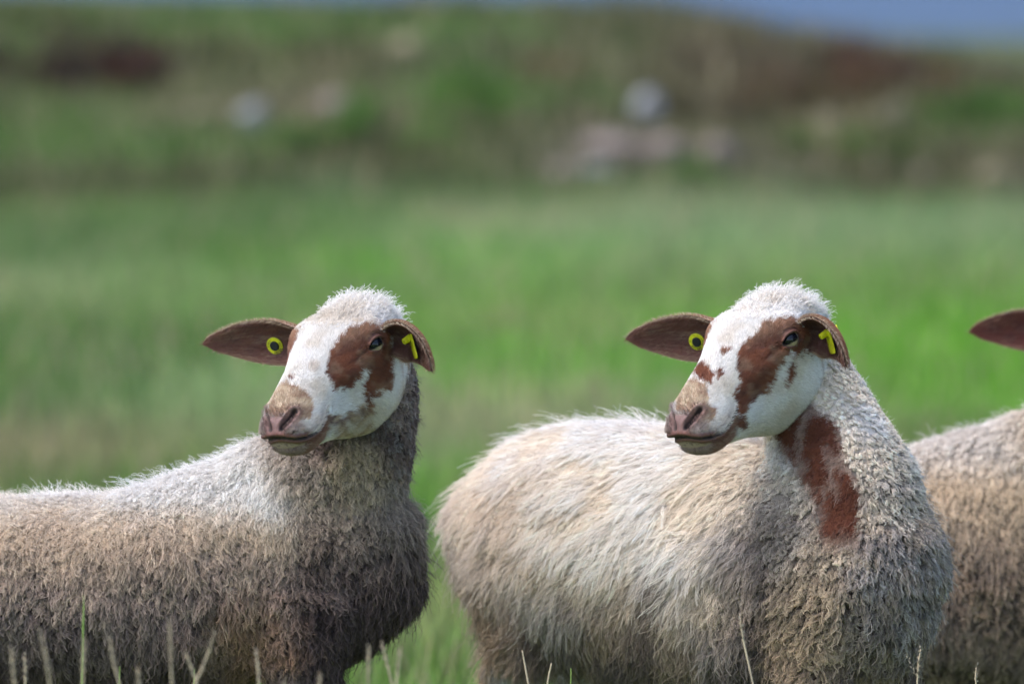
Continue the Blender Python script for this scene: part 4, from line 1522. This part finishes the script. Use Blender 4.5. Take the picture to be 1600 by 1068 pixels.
for i, a in enumerate((
    (-1.78, 39.3, .13, .12, .14, 0, 'round pale grey stone alone on the left half of the bank'),
    (.94, 39.4, .12, .11, .17, 0, 'tall pale grey stone standing highest in the stone pile'),
    (.66, 38.1, .26, .20, .12, 1, 'broad pinkish stone at the left of the pile under the tall stone'),
    (1.02, 38.0, .18, .15, .11, 1, 'pinkish stone directly below the tall pale stone'),
    (1.38, 38.0, .17, .14, .11, 1, 'pinkish grey stone at the right of the pile'),
    (.33, 36.8, .16, .13, .09, 1, 'low stone at the bottom left of the pile'),
    (.56, 36.7, .15, .12, .11, 0, 'grey stone at the foot of the pile'),
    (1.64, 35.8, .15, .12, .11, 2, 'tan stone at the foot of the bank right of the low green bush'),
    (2.62, 39.6, .13, .12, .14, 2, 'round tan stone on the right of the bank'),
    (-.82, 42.9, .15, .12, .13, 2, 'tan stone near the crest left of the middle'),
    (2.15, 39.3, .09, .08, .08, 2, 'small tan stone left of the round tan stone'),
    (-2.15, 39.8, .16, .13, .10, 2, 'flat tan stone left of the round pale grey stone'),
    (-1.24, 39.6, .17, .13, .11, 1, 'pinkish stone right of the round pale grey stone'),
    (2.66, 36.8, .12, .10, .08, 1, 'small dull stone low on the right of the bank'),
    (3.12, 36.7, .18, .14, .11, 2, 'tan stone at the foot of the bank near the right edge'),
)):
    rock(*a, 40 + i)


# ------------------------------------------------------------------ the three sheep
LABELS = dict(
    A='cream and taupe woolled sheep at left with white and brown face and grubby dark chest',
    B='long fleeced white sheep on the right with brown eye patch and red brown neck stripe',
    C='cream sheep behind the right sheep, mostly cut off by the right picture edge')
for k in SHEEP:
    tag(build_sheep(k, SHEEP[k]), LABELS[k], 'sheep', 'sheep in the pasture')


# ------------------------------------------------------------------ dry stalks and green blades standing before the sheep
rng = np.random.default_rng(5)
M_STRAW = plain_mat('dry_straw', (.58, .46, .30), rough=.7, nz=.15, scale=60, dirt=(.34, .26, .18))
M_SEED = plain_mat('pale_seed_head', (.60, .48, .34), rough=.8, nz=.15, scale=300, dirt=(.34, .27, .20))
M_BLADE = plain_mat('green_blade', (.20, .34, .05), rough=.55, nz=.15, scale=40)


def stalk(px, py, Y, lean, head, label, seed, fork=False):
    """dry grass stalk rooted in the pasture; top height and place from its own spot"""
    r_ = np.random.default_rng(seed)
    if px < 700:
        Y -= .45
        Y += r_.uniform(-.35, .25)
        lean += r_.normal(0, .05)
        py += r_.uniform(-15, 60)
    x1 = (px - 800) / 8889 * Y
    z1 = 1.5 - (py + 58) / 8889 * Y
    x0 = x1 - lean
    t = empty('dry_grass_stalk', (x0, Y, 0))
    tag(t, label, 'grass stalk', 'dry grass stalks in front of the sheep')
    b = r_.normal(0, .012, 2)
    tip = np.array((lean, 0, z1))
    pts = [np.array((0, 0, -.01)), np.array((lean * .15 + b[0], b[1], z1 * .35)), np.array((lean * .5 + b[0] * .6, b[1], z1 * .7)), tip - (tip - np.array((lean * .5, 0, z1 * .7))) * .25, tip]
    v, f = tube([(tuple(p), r, r, (1, 0, 0)) for p, r in zip(pts, (.0020, .0018, .0015, .0013, .0008))], 6)
    obj('stem', mesh_from('stem', v, f), M_STRAW, t)
    def spike(top, dirn, ln, wd):
        C, F, o = [], [], 0
        n = int(ln / .0032)
        for i in range(n):
            s = i / n
            c = top - dirn * ln * (1 - s)
            w = wd * math.sin(math.pi * (s * .85 + .12)) ** .8
            a = i * 2.4
            out = np.array((math.cos(a), math.sin(a), 0)) * w * .75
            d = nrm(dirn + out / max(w, 1e-5) * .45)
            q = nrm(np.cross(d, (0.3, 1, .2)))
            e = c + out * .6
            l = .0065
            C += [e, e + d * l * .5 + q * wd * .42, e + d * l, e + d * l * .5 - q * wd * .42, e + d * l * .5 + np.cross(d, q) * wd * .42]
            F += [[o, o + 1, o + 2, o + 4], [o, o + 4, o + 2, o + 3], [o, o + 3, o + 2, o + 1]]
            o += 5
        obj('seed_head', mesh_from('seed_head', np.array(C), F), M_SEED, t)
    if head:
        dirn = nrm(tip - pts[3])
        spike(tip + dirn * .004, dirn, head, .0042)
        if fork:
            d2 = nrm(dirn + np.array((-.55 * np.sign(lean + .001), 0, 0)))
            spike(tip - dirn * head * .9 + d2 * head * .8, d2, head * .75, .0026)
    # one withered leaf
    h0 = z1 * r_.uniform(.35, .6)
    a = r_.random() * 6.28
    d = np.array((math.cos(a), math.sin(a) * .5, 0))
    rows = []
    for i in range(6):
        s = i / 5
        c = np.array((lean * h0 / z1 * .8, 0, h0)) + d * .10 * s + np.array((0, 0, .10 * s - .10 * s * s))
        w = .0022 * (1 - s ** 2) + .0003
        q = np.array((-d[1], d[0], 0))
        rows += [c - q * w, c + q * w]
    F = [[2 * i, 2 * i + 1, 2 * i + 3, 2 * i + 2] for i in range(5)]
    obj('leaf', mesh_from('leaf', np.array(rows), F), M_STRAW, t)


def green_blade(px, py, Y, lean, w, label, seed):
    x1 = (px - 800) / 8889 * Y
    z1 = 1.5 - (py + 58) / 8889 * Y
    rows = []
    for i in range(10):
        s = i / 9
        c = np.array((lean * s * s, .02 * s, z1 * s))
        ww = w * (1 - s ** 2.2) * .5 + .0003
        rows += [c + (-ww, 0, 0), c + (0, -ww * .35, 0), c + (ww, 0, 0)]
    F = []
    for i in range(9):
        for j in range(2):
            F.append([3 * i + j, 3 * i + j + 1, 3 * i + j + 4, 3 * i + j + 3])
    ob = obj('grass_blade', mesh_from('grass_blade', np.array(rows), F), M_BLADE)
    ob.location = (x1 - lean, Y, 0)
    sol = ob.modifiers.new('thickness', 'SOLIDIFY')
    sol.thickness = .0005
    tag(ob, label, 'grass blade', 'green blades in front of the sheep')


for i, a in enumerate((
    (14, 965, 8.30, -.02, .05, 'pale stalk nearest the left picture edge'),
    (34, 985, 8.42, .03, .04, 'second dry stalk from the left edge, before the left sheep'),
    (58, 960, 8.35, -.03, .06, 'dry stalk with thick seed head third from the left edge'),
    (128, 980, 8.25, .02, .05, 'dry stalk left of the green blade before the left sheep'),
    (168, 965, 8.40, -.01, .05, 'thin dry stalk right of the green blade before the left sheep'),
    (212, 1015, 8.30, .02, .04, 'short dry stalk before the belly of the left sheep'),
    (262, 950, 8.55, .00, .06, 'tall pale straight stalk before the middle of the left sheep'),
    (288, 1005, 8.40, .02, .04, 'short blurred stalk right of the tall straight one'),
    (332, 990, 8.45, .02, .06, 'bushy dry stalk before the dark gap behind the foreleg'),
    (398, 1000, 8.45, .03, .05, 'dry stalk before the orange patch of the left sheep'),
    (442, 1030, 8.50, .02, .03, 'short stalk tip left of the leaning stalk'),
    (498, 1005, 8.35, .05, .05, 'right leaning tan stalk before the foreleg of the left sheep'),
    (575, 1010, 8.40, .01, .05, 'dry stalk before the chest of the left sheep'),
    (596, 960, 8.60, -.01, .04, 'thin upright stalk at the chest edge of the left sheep'),
    (624, 1020, 8.30, -.02, .04, 'pale stalk in the gap between the two front sheep'),
    (816, 1020, 8.62, -.05, 0, 'bare bent stalk before the hind leg of the right sheep'),
    (862, 1040, 8.62, .05, 0, 'bare curved stalk right of the bent one'),
    (1158, 968, 8.55, -.05, .045, 'thin stalk with seed head leaning left before the right sheep'),
    (1442, 1018, 8.70, .03, .05, 'forked pale seed head below the chest of the right sheep', True),
    (1530, 1045, 8.80, .00, .03, 'short stalk tip before the sheep at the right edge'),
)):
    stalk(*a[:6], 700 + i, *a[6:])
for i, a in enumerate((
    (126, 935, 8.30, .008, .0065, 'wide green blade before the flank of the left sheep'),
    (182, 1048, 8.45, .006, .006, 'short bright green blade at the bottom before the left sheep'),
    (300, 1052, 8.50, .015, .005, 'short green blade leaning right before the left sheep'),
    (893, 1050, 8.60, .004, .006, 'short green blade under the belly of the right sheep'),
)):
    green_blade(*a, 800 + i)


# ------------------------------------------------------------------ air over the valley
def haze():
    V = np.array([(x, y, z) for x in (-14000, 14000) for y in (-400, 17500) for z in (-90, 900)], float)
    F = [[0, 1, 3, 2], [4, 6, 7, 5], [0, 4, 5, 1], [2, 3, 7, 6], [0, 2, 6, 4], [1, 5, 7, 3]]
    me = mesh_from('haze', V, F, False)
    m = bpy.data.materials.new('valley_air')
    m.use_nodes = True
    n = m.node_tree
    n.nodes.clear()
    out = n.nodes.new('ShaderNodeOutputMaterial')
    pv = n.nodes.new('ShaderNodeVolumePrincipled')
    pv.inputs['Color'].default_value = (.30, .45, 1.0, 1)
    pv.inputs['Density'].default_value = .00012
    n.links.new(pv.outputs[0], out.inputs['Volume'])
    tag(obj('haze', me, m), 'pale blue haze filling the valley air', 'haze', kind='stuff')


haze()
